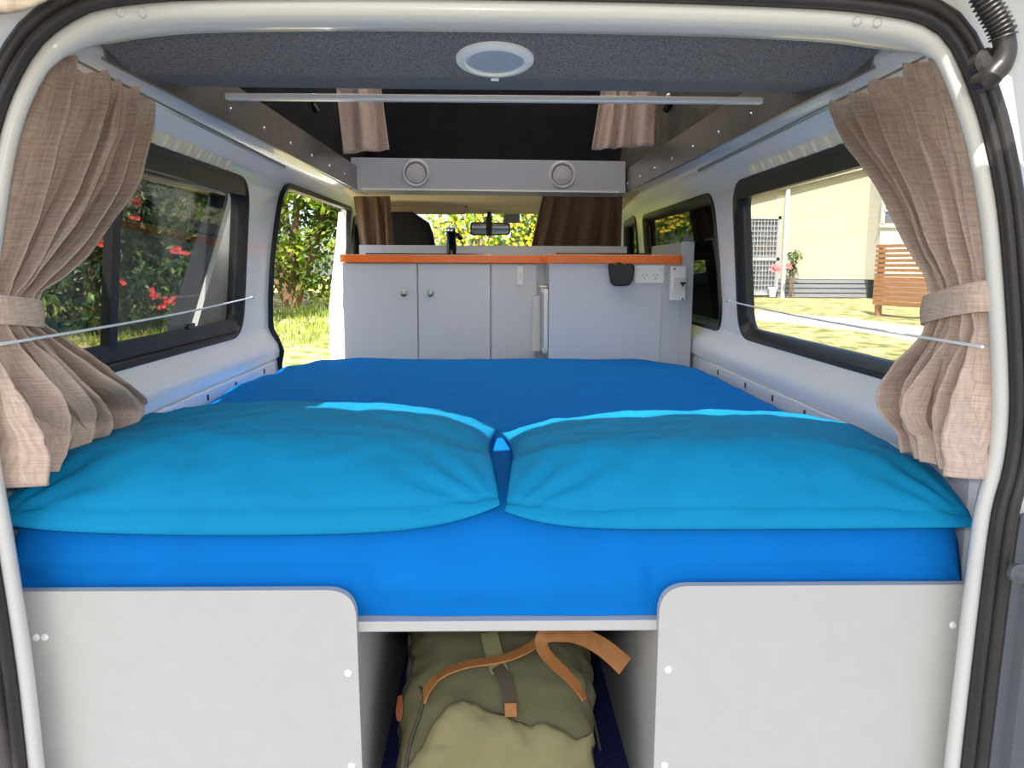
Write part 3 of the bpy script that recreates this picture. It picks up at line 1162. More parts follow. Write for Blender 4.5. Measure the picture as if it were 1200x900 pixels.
def tieback(o, sd, z0, z1, ya, yb, xc, th, tilt, m='curtain'):
    """cloth band round the gathered curtain"""
    mb = MB()
    secs = []
    uv = []
    n = 40
    for k in range(n):
        a = 2 * PI * k / n
        cy, cxx = (ya + yb) / 2, xc
        y = cy + (yb - ya) / 2 * abs(math.cos(a)) ** .7 * (1 if math.cos(a) > 0 else -1)
        x = cxx + th * abs(math.sin(a)) ** .8 * (1 if math.sin(a) > 0 else -1)
        dz = tilt * (y - cy)
        bulge = .003
        secs.append([V((sd * x, y, z0 + dz)), V((sd * (x - (bulge if math.sin(a) < 0 else -bulge)), y, (z0 + z1) / 2 + dz)), V((sd * x, y, z1 + dz)),
                     V((sd * (x + (.004 if math.sin(a) < 0 else -.004)), y, z1 + dz)), V((sd * (x + (.004 if math.sin(a) < 0 else -.004)), y, z0 + dz))])
    mb.sections(secs, True, False, True)
    uv = [(p.y, p.z) for p in mb.v]
    mb.build('tieback', m, o, smooth=True, angle=60, uv=uv)


G1 = 'tied-back curtains at the rear side windows'
cl = drape([(1.262, 1.310, 1.720, .700, .012), (1.235, 1.285, 1.715, .700, .020), (1.16, 1.235, 1.665, .700, .026), (1.06, 1.18, 1.580, .702, .026), (.96, 1.14, 1.42, .702, .024), (.90, 1.125, 1.305, .702, .016), (.872, 1.122, 1.245, .702, .010),
            (.835, 1.122, 1.242, .702, .010), (.80, 1.12, 1.315, .702, .012), (.755, 1.118, 1.385, .697, .024), (.715, 1.118, 1.442, .690, .034), (.675, 1.12, 1.515, .684, .034), (.645, 1.12, 1.535, .684, .034), (.605, 1.122, 1.47, .686, .03)],
           -1, 5.2, 'curtain', 'curtain', 'brown woven curtain tied back beside the dark left rear window', G1, seed=1)
tieback(cl, -1, .832, .872, 1.095, 1.238, .702, .036, -.12)
cr_ = drape([(1.258, 1.275, 1.690, .700, .010), (1.235, 1.262, 1.672, .700, .016), (1.16, 1.225, 1.575, .702, .022), (1.06, 1.185, 1.435, .702, .022), (.96, 1.15, 1.33, .702, .018), (.90, 1.135, 1.268, .702, .012), (.872, 1.13, 1.25, .702, .010),
             (.84, 1.125, 1.25, .702, .012), (.80, 1.12, 1.272, .700, .012), (.75, 1.115, 1.312, .696, .022), (.71, 1.112, 1.325, .692, .028), (.68, 1.11, 1.30, .692, .028), (.655, 1.108, 1.262, .692, .026), (.622, 1.105, 1.255, .694, .024)],
            1, 4.2, 'curtain', 'curtain', 'brown woven curtain tied back beside the clear right rear window', G1, seed=5)
tieback(cr_, 1, .845, .888, 1.105, 1.268, .702, .036, -.20)

# curtain tracks high on both walls
for sd, lab in ((-1, 'thin grey curtain track high on the left wall above the dark window'), (1, 'thin grey curtain track high on the right wall above the clear window')):
    mb = MB()
    mb.prism([V((sd * x, 1.20, z)) for x, z in ((.690, 1.268), (.706, 1.268), (.706, 1.256), (.701, 1.256), (.701, 1.263), (.695, 1.263), (.695, 1.256), (.690, 1.256))], (sd * .014, 1.62, -.012))
    tag(mb.build('curtain_track', 'steel'), lab, 'curtain track', 'curtain tracks on the side walls')
# stretch cords that hold the curtains in
for sd, p, q, lab in ((-1, (-.662, 1.075, .813), (-.768, 2.60, .818), 'white stretch cord across the dark left rear window'), (1, (.664, 1.068, .815), (.768, 2.62, .812), 'white stretch cord across the clear right rear window')):
    p, q = V(p), V(q)
    pts = [p.lerp(q, t / 16) + V((0, 0, -.006 * math.sin(PI * t / 16))) for t in range(17)]
    o = MB().tube(pts, .0023, 8).build('elastic_line', 'cord', smooth=True)
    tag(o, lab, 'cord', 'curtain cords')
    MB().lathe([(0, .004), (.005, .003), (.006, 0), (.006, -.004)], q, (-sd, 0, 0), 12).build('eyelet', 'chrome', o, smooth=True)


def hung(name, m, px_tl, px_tr, px_br, px_bl, y, nfold, label, group, amp=.018, seed=0, skew=0.0, sub=24, extra_top=0.0):
    """curtain hanging across the van at distance y, given by its four corners"""
    tl, tr, br, bl = [atY(p[0], p[1], y) for p in (px_tl, px_tr, px_br, px_bl)]
    tl.z += extra_top
    tr.z += extra_top
    mb = MB()
    ids = {}
    uv = []
    NU = 70
    for j in range(sub + 1):
        v = j / sub
        for i in range(NU + 1):
            u = i / NU
            p = (tl.lerp(tr, u)).lerp(bl.lerp(br, u), v)
            ph = 2 * PI * nfold * (u + .05 * math.sin(u * 7 + seed))
            p.y += amp * (.5 + .5 * v) * (math.sin(ph) + .3 * math.sin(2.1 * ph + v * 2))
            p.x += amp * .4 * math.cos(ph) * v * min(1, u * 10, (1 - u) * 10)
            ids[i, j] = len(mb.v)
            mb.v.append(p)
            uv.append((u * (tr.x - tl.x) * 1.5, v * (tl.z - bl.z)))
    for j in range(sub):
        for i in range(NU):
            mb.f.append((ids[i, j], ids[i + 1, j], ids[i + 1, j + 1], ids[i, j + 1]))
    o = mb.build(name, m, smooth=True, angle=180, solid=.002, uv=uv)
    return tag(o, label, 'curtain', group)


G2 = 'curtains hanging inside the pop-top'
hung('curtain', 'curtain', (391, 112), (443, 112), (457, 176), (402, 180), 2.95, 1.6, 'short pink-brown curtain hanging in the raised roof above the left speaker', G2, seed=2, extra_top=.12)
hung('curtain', 'curtain', (709, 112), (768, 112), (770, 171), (693, 176), 2.95, 3.4, 'short brown curtain hanging in the raised roof above the right speaker', G2, seed=4, extra_top=.12)
G3 = 'curtains behind the driving seats'
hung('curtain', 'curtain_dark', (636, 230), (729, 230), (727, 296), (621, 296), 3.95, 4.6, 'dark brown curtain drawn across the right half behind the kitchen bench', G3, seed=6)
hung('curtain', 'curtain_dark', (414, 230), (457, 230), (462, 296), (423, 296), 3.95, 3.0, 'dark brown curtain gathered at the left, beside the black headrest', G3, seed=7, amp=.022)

# ================================================================== KITCHEN
YL, YR = 3.35, 3.08
kit = thing('sink_cabinet', (-.2, 3.36, 0), 'grey two-door sink cabinet below the orange bench edge', 'cabinet')


def face(x0, y0, x1, y1, Y):
    a, b = atY(x0, y0, Y), atY(x1, y1, Y)
    return a.x, b.x, b.z, a.z


kxl = atY(400, 310, YL).x
kxr = atY(640, 310, YL).x
ztop = atY(520, 308, YL).z
MB().box((kxl, YL + .019, 0.02), (kxr, 3.70, ztop - .001)).build('carcass', 'kitchen', kit, bevel=.001)
for x0, x1, kx in ((403, 488.3, 472.7), (490, 574.5, 504.5)):
    a, b = atY(x0, 309, YL), atY(x1, 309, YL)
    d = MB().box((a.x, YL, .10), (b.x, YL + .018, ztop - .004)).build('cabinet_door', 'kitchen', kit, bevel=.0012)
    c = atY(kx, 343.5, YL)
    MB().lathe([(0, .022), (.009, .0215), (.0145, .018), (.0155, .014), (.012, .009), (.006, .006), (.006, 0)], c, (0, -1, 0), 24).build('knob', 'steel', d, smooth=True)
a, b = atY(576, 309, YL), atY(629, 309, YL)
MB().box((a.x, YL, .10), (b.x, YL + .018, ztop - .004)).build('filler_panel', 'kitchen', kit, bevel=.0012)

fr = thing('fridge_cabinet', (.5, YR, 0), 'grey plain-sided cabinet at the right end of the bench', 'cabinet')
xa, xb = atY(644, 310, YR).x, atY(776, 310, YR).x
zr = ztop - .0006
MB().box((xa, YR, .02), (xb, YR + .018, zr)).build('side_panel', 'kitchen', fr, bevel=.001)
MB().box((xb - .002, YR + .012, .02), (.742, YR + .03, zr)).build('corner_panel', 'kitchen', fr, bevel=.001)
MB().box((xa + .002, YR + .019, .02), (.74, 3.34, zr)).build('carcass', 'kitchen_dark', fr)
e0, e1 = atY(800, 283, YR), atY(815, 283, YR)
MB().box((e0.x, YR + .002, .02), (min(e1.x, .768), YR + .020, e0.z)).build('end_panel', 'kitchen', fr, bevel=.001)
fd = thing('fridge', (xa - .02, 3.25, .5), 'white fridge door edge beside the grey cabinet, opening toward the walkway', 'fridge')
p0, p1 = atY(633, 338, 3.2), atY(643.5, 416, 3.16)
xf = xa - .001
lp = roundpoly([(3.105, .58), (3.335, .58), (3.335, .835), (3.105, .835)], .03, 5)
mb = MB().prism([V((xf, y, z)) for y, z in lp], (-.016, 0, 0))
mb.build('door_frame', 'white_plastic', fd, bevel=.003)
lp = roundpoly([(3.13, .60), (3.315, .60), (3.315, .815), (3.13, .815)], .02, 5)
MB().prism([V((xf - .016, y, z)) for y, z in lp], (-.003, 0, 0)).build('door_panel', 'kitchen_dark', fd)
MB().box((xf - .036, 3.165, .838), (xf, 3.26, .846)).build('latch', 'steel', fd, bevel=.002)
MB().box((xf - .050, 3.30, .57), (xf - .018, 3.345, .80)).build('hinge_side', 'cream_plastic', fd, bevel=.004)

# worktop with orange edge: L-shaped, near part on the right
wt = thing('worktop', (0, 3.45, .95), 'kitchen worktop with bright orange front edge across the van', 'worktop')
zt0, zt1 = ztop, atY(520, 299, YL).z
xl = atY(397, 303, YL).x
xrr = e0.x - .001
lp = roundpoly([(xl, YL - .012), (xa - .008, YL - .012), (xa - .008, YR - .012), (xrr, YR - .012), (xrr, 3.74), (xl, 3.74)], [.04, .02, .01, .01, .002, .002], 5)
mb = MB().prism([V((x, y, zt0)) for x, y in lp], (0, 0, zt1 - zt0))
wo = mb.build('edge_band', 'orange', wt, bevel=.0015)
lp2 = [(xl + .004, YL - .008), (xa - .004, YL - .008), (xa - .004, YR - .008), (xrr - .004, YR - .008), (xrr - .004, 3.738), (xl + .004, 3.738)]
MB().prism([V((x, y, zt1)) for x, y in lp2], (0, 0, .0015)).build('top_surface', 'bench_top', wt)
# upstand board behind the bench and along the right wall
up = thing('splashback', (0, 3.75, .96), 'low grey upstand board along the back of the worktop', 'splashback')
a, b = atY(421, 287, 3.75), atY(782, 290, 3.75)
MB().box((a.x, 3.745, zt1 - .02), (.62, 3.763, a.z)).build('back_board', 'kitchen', up, bevel=.001)
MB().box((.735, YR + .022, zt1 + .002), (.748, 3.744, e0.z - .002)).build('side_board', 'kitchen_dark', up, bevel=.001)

# sink lid, tap, stove
a, b = atY(432, 297.5, 3.50), atY(576, 297.5, 3.50)
lid = MB().box((a.x, 3.42, zt1 + .002), (b.x, 3.70, zt1 + .008)).build('kitchen_sink', 'black_gloss', bevel=.002)
tag(lid, 'low dark glass sink lid on the worktop left of the corner', 'sink lid')
a, b = atY(650, 298, 3.25), atY(758, 298, 3.25)
st = MB().box((a.x, 3.17, zt1 + .002), (b.x, 3.55, zt1 + .009)).build('cooktop', 'black_gloss', bevel=.002)
tag(st, 'low dark cooktop lid on the right end of the worktop', 'cooktop')
tap = thing('tap', (-.17, 3.47, zt1), 'short black tap standing on the worktop behind the left cupboard doors', 'tap')
c = atY(529, 297, 3.40)
MB().lathe([(0, .100), (.017, .098), (.020, .09), (.0195, .045), (.021, .04), (.021, .004), (.025, .002), (.025, -.003)], (c.x, 3.40, zt1 + .004), (0, 0, 1), 24).build('body', 'black_gloss', tap, smooth=True)
MB().lathe([(0, .012), (.016, .010), (.018, 0), (.018, -.006)], (c.x, 3.40, zt1 + .103), (.1, -.1, 1), 20).build('lever', 'chrome', tap, smooth=True)
MB().tube(catmull([(c.x, 3.40, zt1 + .07), (c.x + .02, 3.44, zt1 + .085), (c.x + .035, 3.49, zt1 + .075)], 6), .011, 12).build('spout', 'black_gloss', tap, smooth=True)

# things fixed to the fronts
a, b = atY(606.5, 312, YL), atY(613, 334, YL)
sw = thing('light_switch', ((a.x + b.x) / 2, YL, b.z), 'slim white switch plate on the grey panel right of the cupboard doors', 'switch')
MB().box((a.x, YL - .008, b.z), (b.x, YL, a.z)).build('plate', 'white_plastic', sw, bevel=.0015)
MB().box(((a.x + b.x) / 2 - .005, YL - .012, (a.z + b.z) / 2 - .012), ((a.x + b.x) / 2 + .005, YL - .008, (a.z + b.z) / 2 + .012)).build('rocker', 'cream_plastic', sw, bevel=.001)
a, b = atY(743.5, 311, YR), atY(777.5, 332, YR)
so = thing('power_outlet', ((a.x + b.x) / 2, YR, b.z), 'white double power outlet under the orange edge', 'power outlet')
MB().box((a.x, YR - .009, b.z), (b.x, YR, a.z)).build('plate', 'white_plastic', so, bevel=.002)
for f in (.34, .72):
    cx, cz = a.x + (b.x - a.x) * f, b.z + (a.z - b.z) * .40
    mb = MB()
    for dx, dz, rt in ((-.007, .004, .5), (.007, .004, -.5), (0, -.008, 0)):
        R = Matrix.Rotation(rt, 3, 'Y')
        mb.box((cx + dx - .0011, YR - .0098, cz + dz - .0042), (cx + dx + .0011, YR - .0088, cz + dz + .0042), R)
    mb.build('socket_holes', 'grey_trim', so)
for f in (.10, .90):
    cx, cz = a.x + (b.x - a.x) * f, b.z + (a.z - b.z) * .80
    MB().box((cx - .007, YR - .0125, cz - .004), (cx + .007, YR - .009, cz + .004)).build('rocker', 'cream_plastic', so, bevel=.001)
a, b = atY(784.5, 312, YR), atY(801, 352, YR)
bx = thing('breaker_box', ((a.x + b.x) / 2, YR, b.z), 'tall white circuit breaker box with a black lever beside the outlet', 'circuit breaker')
MB().box((a.x, YR - .035, b.z), (b.x, YR - .001, a.z)).build('cover', 'white_plastic', bx, bevel=.003)
cx, cz = (a.x + b.x) / 2, (a.z + b.z) / 2
MB().box((cx - .020, YR - .044, cz - .023), (cx + .022, YR - .035, cz + .024)).build('breaker', 'cream_plastic', bx, bevel=.001)
mb = MB().box((cx + .004, YR - .053, cz - .002), (cx + .024, YR - .044, cz + .006)).box((cx + .009, YR - .052, cz - .010), (cx + .017, YR - .044, cz))
mb.build('lever', 'black', bx, bevel=.001)
for dx, dz in ((-.017, .055), (.017, -.058)):
    MB().lathe([(0, .003), (.003, .002), (.004, 0), (.004, -.002)], (cx + dx, YR - .035, cz + dz), (0, -1, 0), 12).build('screw', 'grey_trim', bx, smooth=True)
# black scoop-shaped holder hung under the edge
lp = [atY(x, y, YR - .012) for x, y in ((712, 312), (714, 308), (719, 310), (724, 306.5), (729, 310), (735, 308.5), (742, 310), (742.5, 316), (740.5, 328), (737, 334), (731, 335), (719, 335), (715, 331), (713, 320))]
po = MB().prism(lp, (0, -.028, 0)).build('holder', 'black', bevel=.006, bseg=3)
tag(po, 'black scoop-shaped holder hanging below the orange edge beside the outlet', 'holder')

# overhead cupboard with two speakers
YO = 3.55
oh = thing('overhead_cupboard', (0, 3.62, 1.25), 'long grey overhead cupboard across the van below the pop-top', 'overhead cupboard')
tl, tr, br, bl = [atY(x, y, YO) for x, y in ((414, 184.5), (733, 189), (725, 226), (424, 222.5))]
bl.x -= .055; br.x += .03
tl.x -= .01
front = [bl, br, tr, tl]
mb = MB().hexa([bl, br, br + V((0, .22, 0)), bl + V((0, .22, 0)), tl, tr, tr + V((0, .22, 0)), tl + V((0, .22, 0))])
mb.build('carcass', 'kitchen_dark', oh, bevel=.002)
a, b = atY(424, 222.5, YO), atY(725, 226, YO)
mb = MB().hexa([a + V((0, -.006, 0)), b + V((0, -.006, 0)), b + V((0, .0, 0)), a, a + V((0, -.006, .007)), b + V((0, -.006, .007)), b + V((0, 0, .007)), a + V((0, 0, .007))])
mb.build('edge_trim', 'alu', oh)
for x, y, lab in ((487.5, 203, 'left of the two round grey speakers on the overhead cupboard'), (659, 205, 'right of the two round grey speakers on the overhead cupboard')):
    c = atY(x, y, YO)
    sp = thing('speaker', c, lab, 'speaker', 'speakers on the overhead cupboard')
    MB().lathe([(.045, .003), (.047, .009), (.054, .010), (.058, .006), (.059, 0), (.045, 0), (.045, .003)], c, (0, -1, 0), 40).build('ring', 'ring_grey', sp, smooth=True)
    MB().lathe([(0, .008), (.02, .0075), (.040, .004), (.046, .001), (.046, 0)], c, (0, -1, 0), 36).build('grille', 'speaker_grille', sp, smooth=True)

# ceiling light and roof-bed bar
cn = V((0, -.1678, -.9858))
c = atPlane(580, 69, (0, 1.50, 1.2595), V((0, .1678, .9858)))
li = thing('ceiling_light', c, 'round white flush light on the dark carpeted ceiling', 'ceiling light')
MB().lathe([(.049, .005), (.052, .009), (.060, .008), (.066, .004), (.067, 0), (.049, 0), (.049, .005)], c, cn, 48).build('rim', 'white_plastic', li, smooth=True)
MB().lathe([(0, .0075), (.03, .007), (.048, .0045), (.049, .0)], c, cn, 40).build('diffuser', 'diffuser', li, smooth=True)
tb = c + V((0, .058, -.012)) + cn * .010
MB().box(tb - V((.007, .004, .002)), tb + V((.007, .004, .002))).build('tab', 'white_plastic', li, bevel=.001)
a, b = atY(263, 112, 1.765), atY(895, 117, 1.765)
mb = MB().hexa([a + V((0, 0, -.007)), b + V((0, 0, -.007)), b + V((0, .02, -.007)), a + V((0, .02, -.007)), a + V((0, 0, .006)), b + V((0, 0, .006)), b + V((0, .02, .006)), a + V((0, .02, .006))])
ba = mb.build('roof_bar', 'alu', bevel=.003)
tag(ba, 'long silver metal bar along the front lip of the carpeted ceiling', 'metal bar')
# gas-strut brackets in the pop-top
for x, y, lab in ((366, 124, 'small black roof strut bracket high in the left of the pop-top'), (785, 124, 'small black roof strut bracket high in the right of the pop-top')):
    c = atY(x, y, 3.0)
    sb = thing('roof_strut', c, lab, 'roof strut', 'roof struts')
    sgn = -1 if x < 500 else 1
    MB().tube([c + V((sgn * .02, .05, .02)), c + V((-sgn * .02, -.02, -.02)), c + V((sgn * .06, -.05, .10))], .012, 8).build('arm', 'black_gloss', sb, smooth=True)
    MB().lathe([(0, .02), (.016, .018), (.018, 0), (.016, -.01)], c + V((0, -.03, .02)), (-sgn, -.6, 0), 16).build('pivot', 'chrome', sb, smooth=True)

# ================================================================== CAB
c = atY(478, 250, 4.25)
seat = thing('passenger_seat', (-.50, 4.3, .35), 'black cab seat back rising above the bench beside the left curtain', 'seat')
mb = MB()
secs = []
for k in range(15):
    t = k / 14
    z = .45 + t * .745
    w = .235 - .05 * t - (.05 * max(0, (t - .8) / .2) ** 2)
    if t > .93: w *= 1 - .35 * ((t - .93) / .07) ** 2
    d = .07 - .025 * t
    y = 4.42 - .16 * t
    secs.append([V((-.50 + a * w, y + b * d, z)) for a, b in [(math.cos(q) * abs(math.cos(q)) ** -.5 if abs(math.cos(q)) > 1e-3 else 0, math.sin(q) * abs(math.sin(q)) ** -.35 if abs(math.sin(q)) > 1e-3 else 0) for q in [2 * PI * i / 28 for i in range(28)]]])
mb.sections(secs)
mb.build('backrest', 'seat', seat, smooth=True, angle=70)
MB().box((-.74, 4.38, .36), (-.28, 4.73, .48)).build('seat_cushion', 'seat', seat, bevel=.04, bseg=4)

mr = thing('rear_view_mirror', atY(575, 250, 4.62), 'black rear-view mirror hanging in front of the yellow-flowered windscreen view', 'mirror')
a, b = atY(551, 260, 4.62), atY(598, 276, 4.62)
lp = roundpoly([(a.x, b.z), (b.x, b.z + .004), (b.x, a.z - .004), (a.x, a.z)], .022, 6)
MB().prism([V((x, 4.62, z)) for x, z in lp], (0, .03, 0)).build('housing', 'black', mr, bevel=.004)
lp = roundpoly([(a.x + .008, b.z + .008), (b.x - .008, b.z + .011), (b.x - .008, a.z - .011), (a.x + .008, a.z - .008)], .018, 6)
mb = MB()
mb.prism([V((x, 4.617 - (x - a.x) * .05, z)) for x, z in lp], (0, .004, 0))
mb.build('mirror_glass', 'mirror', mr)
c = atY(573, 258, 4.62)
MB().box((c.x - .016, 4.600, b.z - .004), (c.x + .016, 4.616, a.z + .03)).build('bracket', 'black', mr, bevel=.004)
MB().tube([V((c.x, 4.63, a.z)), V((c.x, 4.70, 1.232))], .010, 8).build('stalk', 'black', mr, smooth=True)

for x0, x1, lab in ((420, 547, 'wide beige sun visor above the left seat'), (601, 690, 'beige sun visor partly behind the right cab curtain')):
    v_ = thing('sun_visor', atY((x0 + x1) / 2, 245, 4.55), lab, 'sun visor', 'sun visors')
    a, b = atY(x0, 239, 4.45), atY(x1, 251, 4.45)
    lp = roundpoly([(a.x, b.z), (b.x, b.z), (b.x, a.z - .004), (a.x, a.z - .012)], [.02, .02, .03, .02], 5)
    MB().prism([V((x, 4.45 + (a.z - z) * .8, z)) for x, z in lp], (0, .018, .004)).build('panel', 'visor', v_, bevel=.005)
    MB().tube([V((a.x, 4.452, a.z - .006)), V((b.x - .012, 4.452, a.z + .002)), V((b.x - .001, 4.456, a.z - .012))], .006, 8).build('rod', 'seat', v_, smooth=True)
MB().box((atY(562, 243, 4.5).x, 4.48, 1.225), (atY(586, 243, 4.5).x, 4.56, 1.262)).build('x', 'visor', bevel=.006)
o = bpy.data.objects['x']
o.name = 'map_light'
tag(o, 'small beige cab lamp housing between the two sun visors', 'cab light')
# windscreen, dashboard, front skin
mb = MB()
mb.hexa([V(p) for p in ((-.74, 5.36, .78), (.74, 5.36, .78), (.70, 4.79, 1.235), (-.70, 4.79, 1.235), (-.74, 5.365, .784), (.74, 5.365, .784), (.70, 4.795, 1.239), (-.70, 4.795, 1.239))])
mb.build('window_9', 'glass_clear', kind='structure')
p = [atPlane(x, y, (0, 5.07, 1.01), V((0, .624, .782))) for x, y in ((590, 261.5), (609, 261.5), (609, 249), (591, 249))]
st_ = MB().prism(p, (0, .003, .003)).build('paper_sticker', 'cardboard')
st_.location.y -= .02
tag(st_, 'small pale grey sticker at the top of the windscreen right of the mirror', 'sticker')
mb = MB()
mb.prism([V((-.76, y, z)) for y, z in ((4.75, .30), (4.75, .74), (4.86, .80), (5.38, .77), (5.5, .60), (5.55, -.2), (4.75, -.2))], (1.52, 0, 0))
mb.build('wall_front_dash', 'grey_trim', bevel=.02, kind='structure')
for sd, nm in ((-1, 'wall_pillar_left'), (1, 'wall_pillar_right')):
    mb = MB()
    mb.tube([V((sd * .74, 4.76, 1.27)), V((sd * .78, 5.40, .76))], .035, 8)
    mb.build(nm, 'white_paint', smooth=True, kind='structure')

# ================================================================== CABLE BOOT beside the hatch
cb = thing('cable_boot', atPlane(1170, 80, V((0, 1.06, .9)), PN), 'black ribbed rubber cable boot at the upper right of the tailgate opening', 'cable boot')
PB = V((0, 1.045, .90))
pa = [atPlane(x, y, PB, PN) for x, y in ((1140, -40), (1147, -18), (1156, 3), (1166, 20), (1174, 36), (1176, 44))]
pp = resample(catmull(pa, 10), 67)
MB().tube(pp, [(.0168 if i % 4 in (1, 2) else .0132) for i in range(67)], 20).build('bellows', 'rubber', cb, smooth=True, angle=80)
pa = [atPlane(x, y, PB, PN) for x, y in ((1176, 42), (1178, 60), (1173, 76), (1164, 86), (1160, 92))]
pp = catmull(pa, 8)
pp[-1].y += .02
MB().tube(pp, .0135, 16).build('elbow', 'rubber', cb, smooth=True)
c = atPlane(1165, 70, PB, PN)
MB().lathe([(0, .010), (.013, .008), (.018, .003), (.019, -.012)], c + V((0, .014, 0)), (0, -1, .1), 28).build('grommet', 'rubber', cb, smooth=True)

# bunched end of the tailgate curtain that droops into view at the top left
mb = MB()
NU, NVV = 30, 14
ids = {}
for j in range(NVV + 1):
    v = j / NVV
    for i in range(NU + 1):
        u = i / NU
        x = -.80 + (.80 + atY(66, 8, .90).x) * u
        zb_ = atY(30, 11, .90).z
        z = 1.43 - (1.43 - (zb_ - .004 * math.sin(u * 2))) * v
        z += max(0, (u - .85) / .15) ** 2 * .02 * v
        y = .90 + .010 * math.sin(u * 17 + v * 2) * (1 - v * .4)
        ids[i, j] = len(mb.v)
        mb.v.append(V((x, y, z)))
for j in range(NVV):
    for i in range(NU):
        mb.f.append((ids[i, j], ids[i + 1, j], ids[i + 1, j + 1], ids[i, j + 1]))
o = mb.build('curtain', 'curtain_tan', smooth=True, angle=180, solid=.012, uv=[(p.x, p.z) for p in mb.v])
tag(o, 'tan curtain corner hanging from the tailgate above the opening, barely in view', 'curtain')

# ================================================================== OUTSIDE
def gz(x, y):
    t = 0
    if y > 3:
        t = min(y, 13) - 3
    z = GZ + .067 * t * (1 if True else 0)
    if y > 13:
        z += .018 * (y - 13)
    return z


mb = MB()
NXg, NYg = 70, 60
ids = {}
for j in range(NYg + 1):
    for i in range(NXg + 1):
        x = -35 + 70 * i / NXg
        y = -25 + 60 * j / NYg
        ids[i, j] = len(mb.v)
        bumpy = fbm((x, y, 0), .5, 3) * .05 if (abs(x) > 2 or y > 6) else 0
        mb.v.append(V((x, y, gz(x, y) + bumpy)))
for j in range(NYg):
    for i in range(NXg):
        mb.f.append((ids[i, j], ids[i + 1, j], ids[i + 1, j + 1], ids[i, j + 1]))
mb.build('ground', 'lawn', smooth=True, kind='structure')
MB().box((-6, -14, GZ - .2), (6, 2.2, GZ + .055)).build('bounce_slab', mat('slab_grey', rgb(96, 95, 93), .9, var=.08, vscale=3, detail=8), kind='structure')  # unseen grey slab, added so light bounced into the van stays neutral
# path across the lawn on the right
pc = catmull([V((2.6, 18.0, 0)), V((4.5, 14.4, 0)), V((6.2, 11.6, 0)), V((8.6, 8.6, 0)), V((12, 5, 0))], 10)
mb = MB()
secs = []
for i, p in enumerate(pc):
    t = (pc[min(len(pc) - 1, i + 1)] - pc[max(0, i - 1)]).normalized()
    n = V((-t.y, t.x, 0))
    q = [p + n * a for a in (-.55, -.5, .5, .55)]
    secs.append([V((q[0].x, q[0].y, gz(q[0].x, q[0].y) - .05)), V((q[1].x, q[1].y, gz(q[1].x, q[1].y) + .05)), V((q[2].x, q[2].y, gz(q[2].x, q[2].y) + .05)), V((q[3].x, q[3].y, gz(q[3].x, q[3].y) - .05))])
mb.sections(secs)
mb.build('path', 'path', kind='structure')

# house
HY = 20.0
hs = thing('house', (8, HY, .18), 'cream clad house with grey slatted base across the lawn', 'house')


def hx(px, Y=HY):
    return atY(px, 320, Y).x


def hz(py, Y=HY):
    return atY(950, py, Y).z


hb, hsk = hz(349), hz(327)
mb = MB()
xl0, xr0 = 1.0, hx(1013)
zl_ = atY(868, 233, HY).z
zr_ = atY(1013, 196, HY).z
sl = (zr_ - zl_) / (hx(1013) - hx(868))
ztl = zl_ + sl * (xl0 - hx(868))
mb.hexa([V((xl0, HY, hsk)), V((xr0, HY, hsk)), V((xr0, HY + .3, hsk)), V((xl0, HY + .3, hsk)), V((xl0, HY, ztl + .3)), V((xr0, HY, zr_ + .3)), V((xr0, HY + .3, zr_ + .3)), V((xl0, HY + .3, ztl + .3))])
mb.build('wall', 'cladding', hs)
mb = MB().box((xr0, HY - .7, hsk), (17, HY + .3, 5.2))
mb.build('wall', 'cladding2', hs)  # lighter cladding copy: stronger light on this wall is coloured in
mb = MB()
mb.hexa([V((xl0, HY - .16, ztl)), V((xr0, HY - .16, zr_)), V((xr0, HY, zr_ + .04)), V((xl0, HY, ztl + .04)), V((xl0, HY - .16, ztl + .30)), V((xr0, HY - .16, zr_ + .30)), V((xr0, HY, zr_ + .34)), V((xl0, HY, ztl + .34))])
mb.build('eave', 'eave', hs)
mb = MB().box((xl0, HY + .12, hb - .3), (17, HY + .2, hsk))
mb.build('base_void', 'gap', hs)
mb = MB()
for k in range(4):
    z0 = hb + (hsk - hb) * (k / 4)
    mb.box((xl0, HY - .02, z0 + .015), (xr0 + .1, HY + .02, z0 + (hsk - hb) / 4 - .012))
    mb.box((xr0 + .1, HY - .72, z0 + .015), (17, HY - .68, z0 + (hsk - hb) / 4 - .012))
mb.build('base_slats', 'skirting', hs)
x0, x1, z0, z1 = hx(866), hx(911), hz(346), hz(254)
dr = MB().box((x0 + .05, HY - .03, z0), (x1 - .05, HY - .005, z1 - .05)).build('screen_door', 'glass_house', hs)
mb = MB()
for (a, b, c_, d) in ((x0, x0 + .07, z0, z1), (x1 - .07, x1, z0, z1), (x0, x1, z1 - .07, z1), (x0, x1, z0 + .85, z0 + .93), (x0, x1, z0, z0 + .1)):
    mb.box((a, HY - .09, c_), (b, HY - .04, d))
for k in range(1, 12):
    xx = x0 + (x1 - x0) * k / 12
    mb.box((xx - .008, HY - .07, z0), (xx + .008, HY - .05, z1))
for k in range(1, 16):
    zz = z0 + (z1 - z0) * k / 16
    mb.box((x0, HY - .075, zz - .008), (x1, HY - .055, zz + .008))
mb.build('security_grille', 'mesh_door', dr)
mb = MB().tube([V((hx(917), HY - .08, hb)), V((hx(917), HY - .08, atY(917, 222, HY).z))], .055, 10)
mb.build('downpipe', 'cladding2', hs, smooth=True)
Y2 = HY - .7
x0, x1, z0, z1 = atY(1033, 262, Y2).x, atY(1062, 262, Y2).x, atY(1033, 263, Y2).z, atY(1033, 232, Y2).z
wn = MB().box((x0, Y2 - .04, z0), (x1, Y2 - .005, z1)).build('window', 'glass_house', hs)
mb = MB()
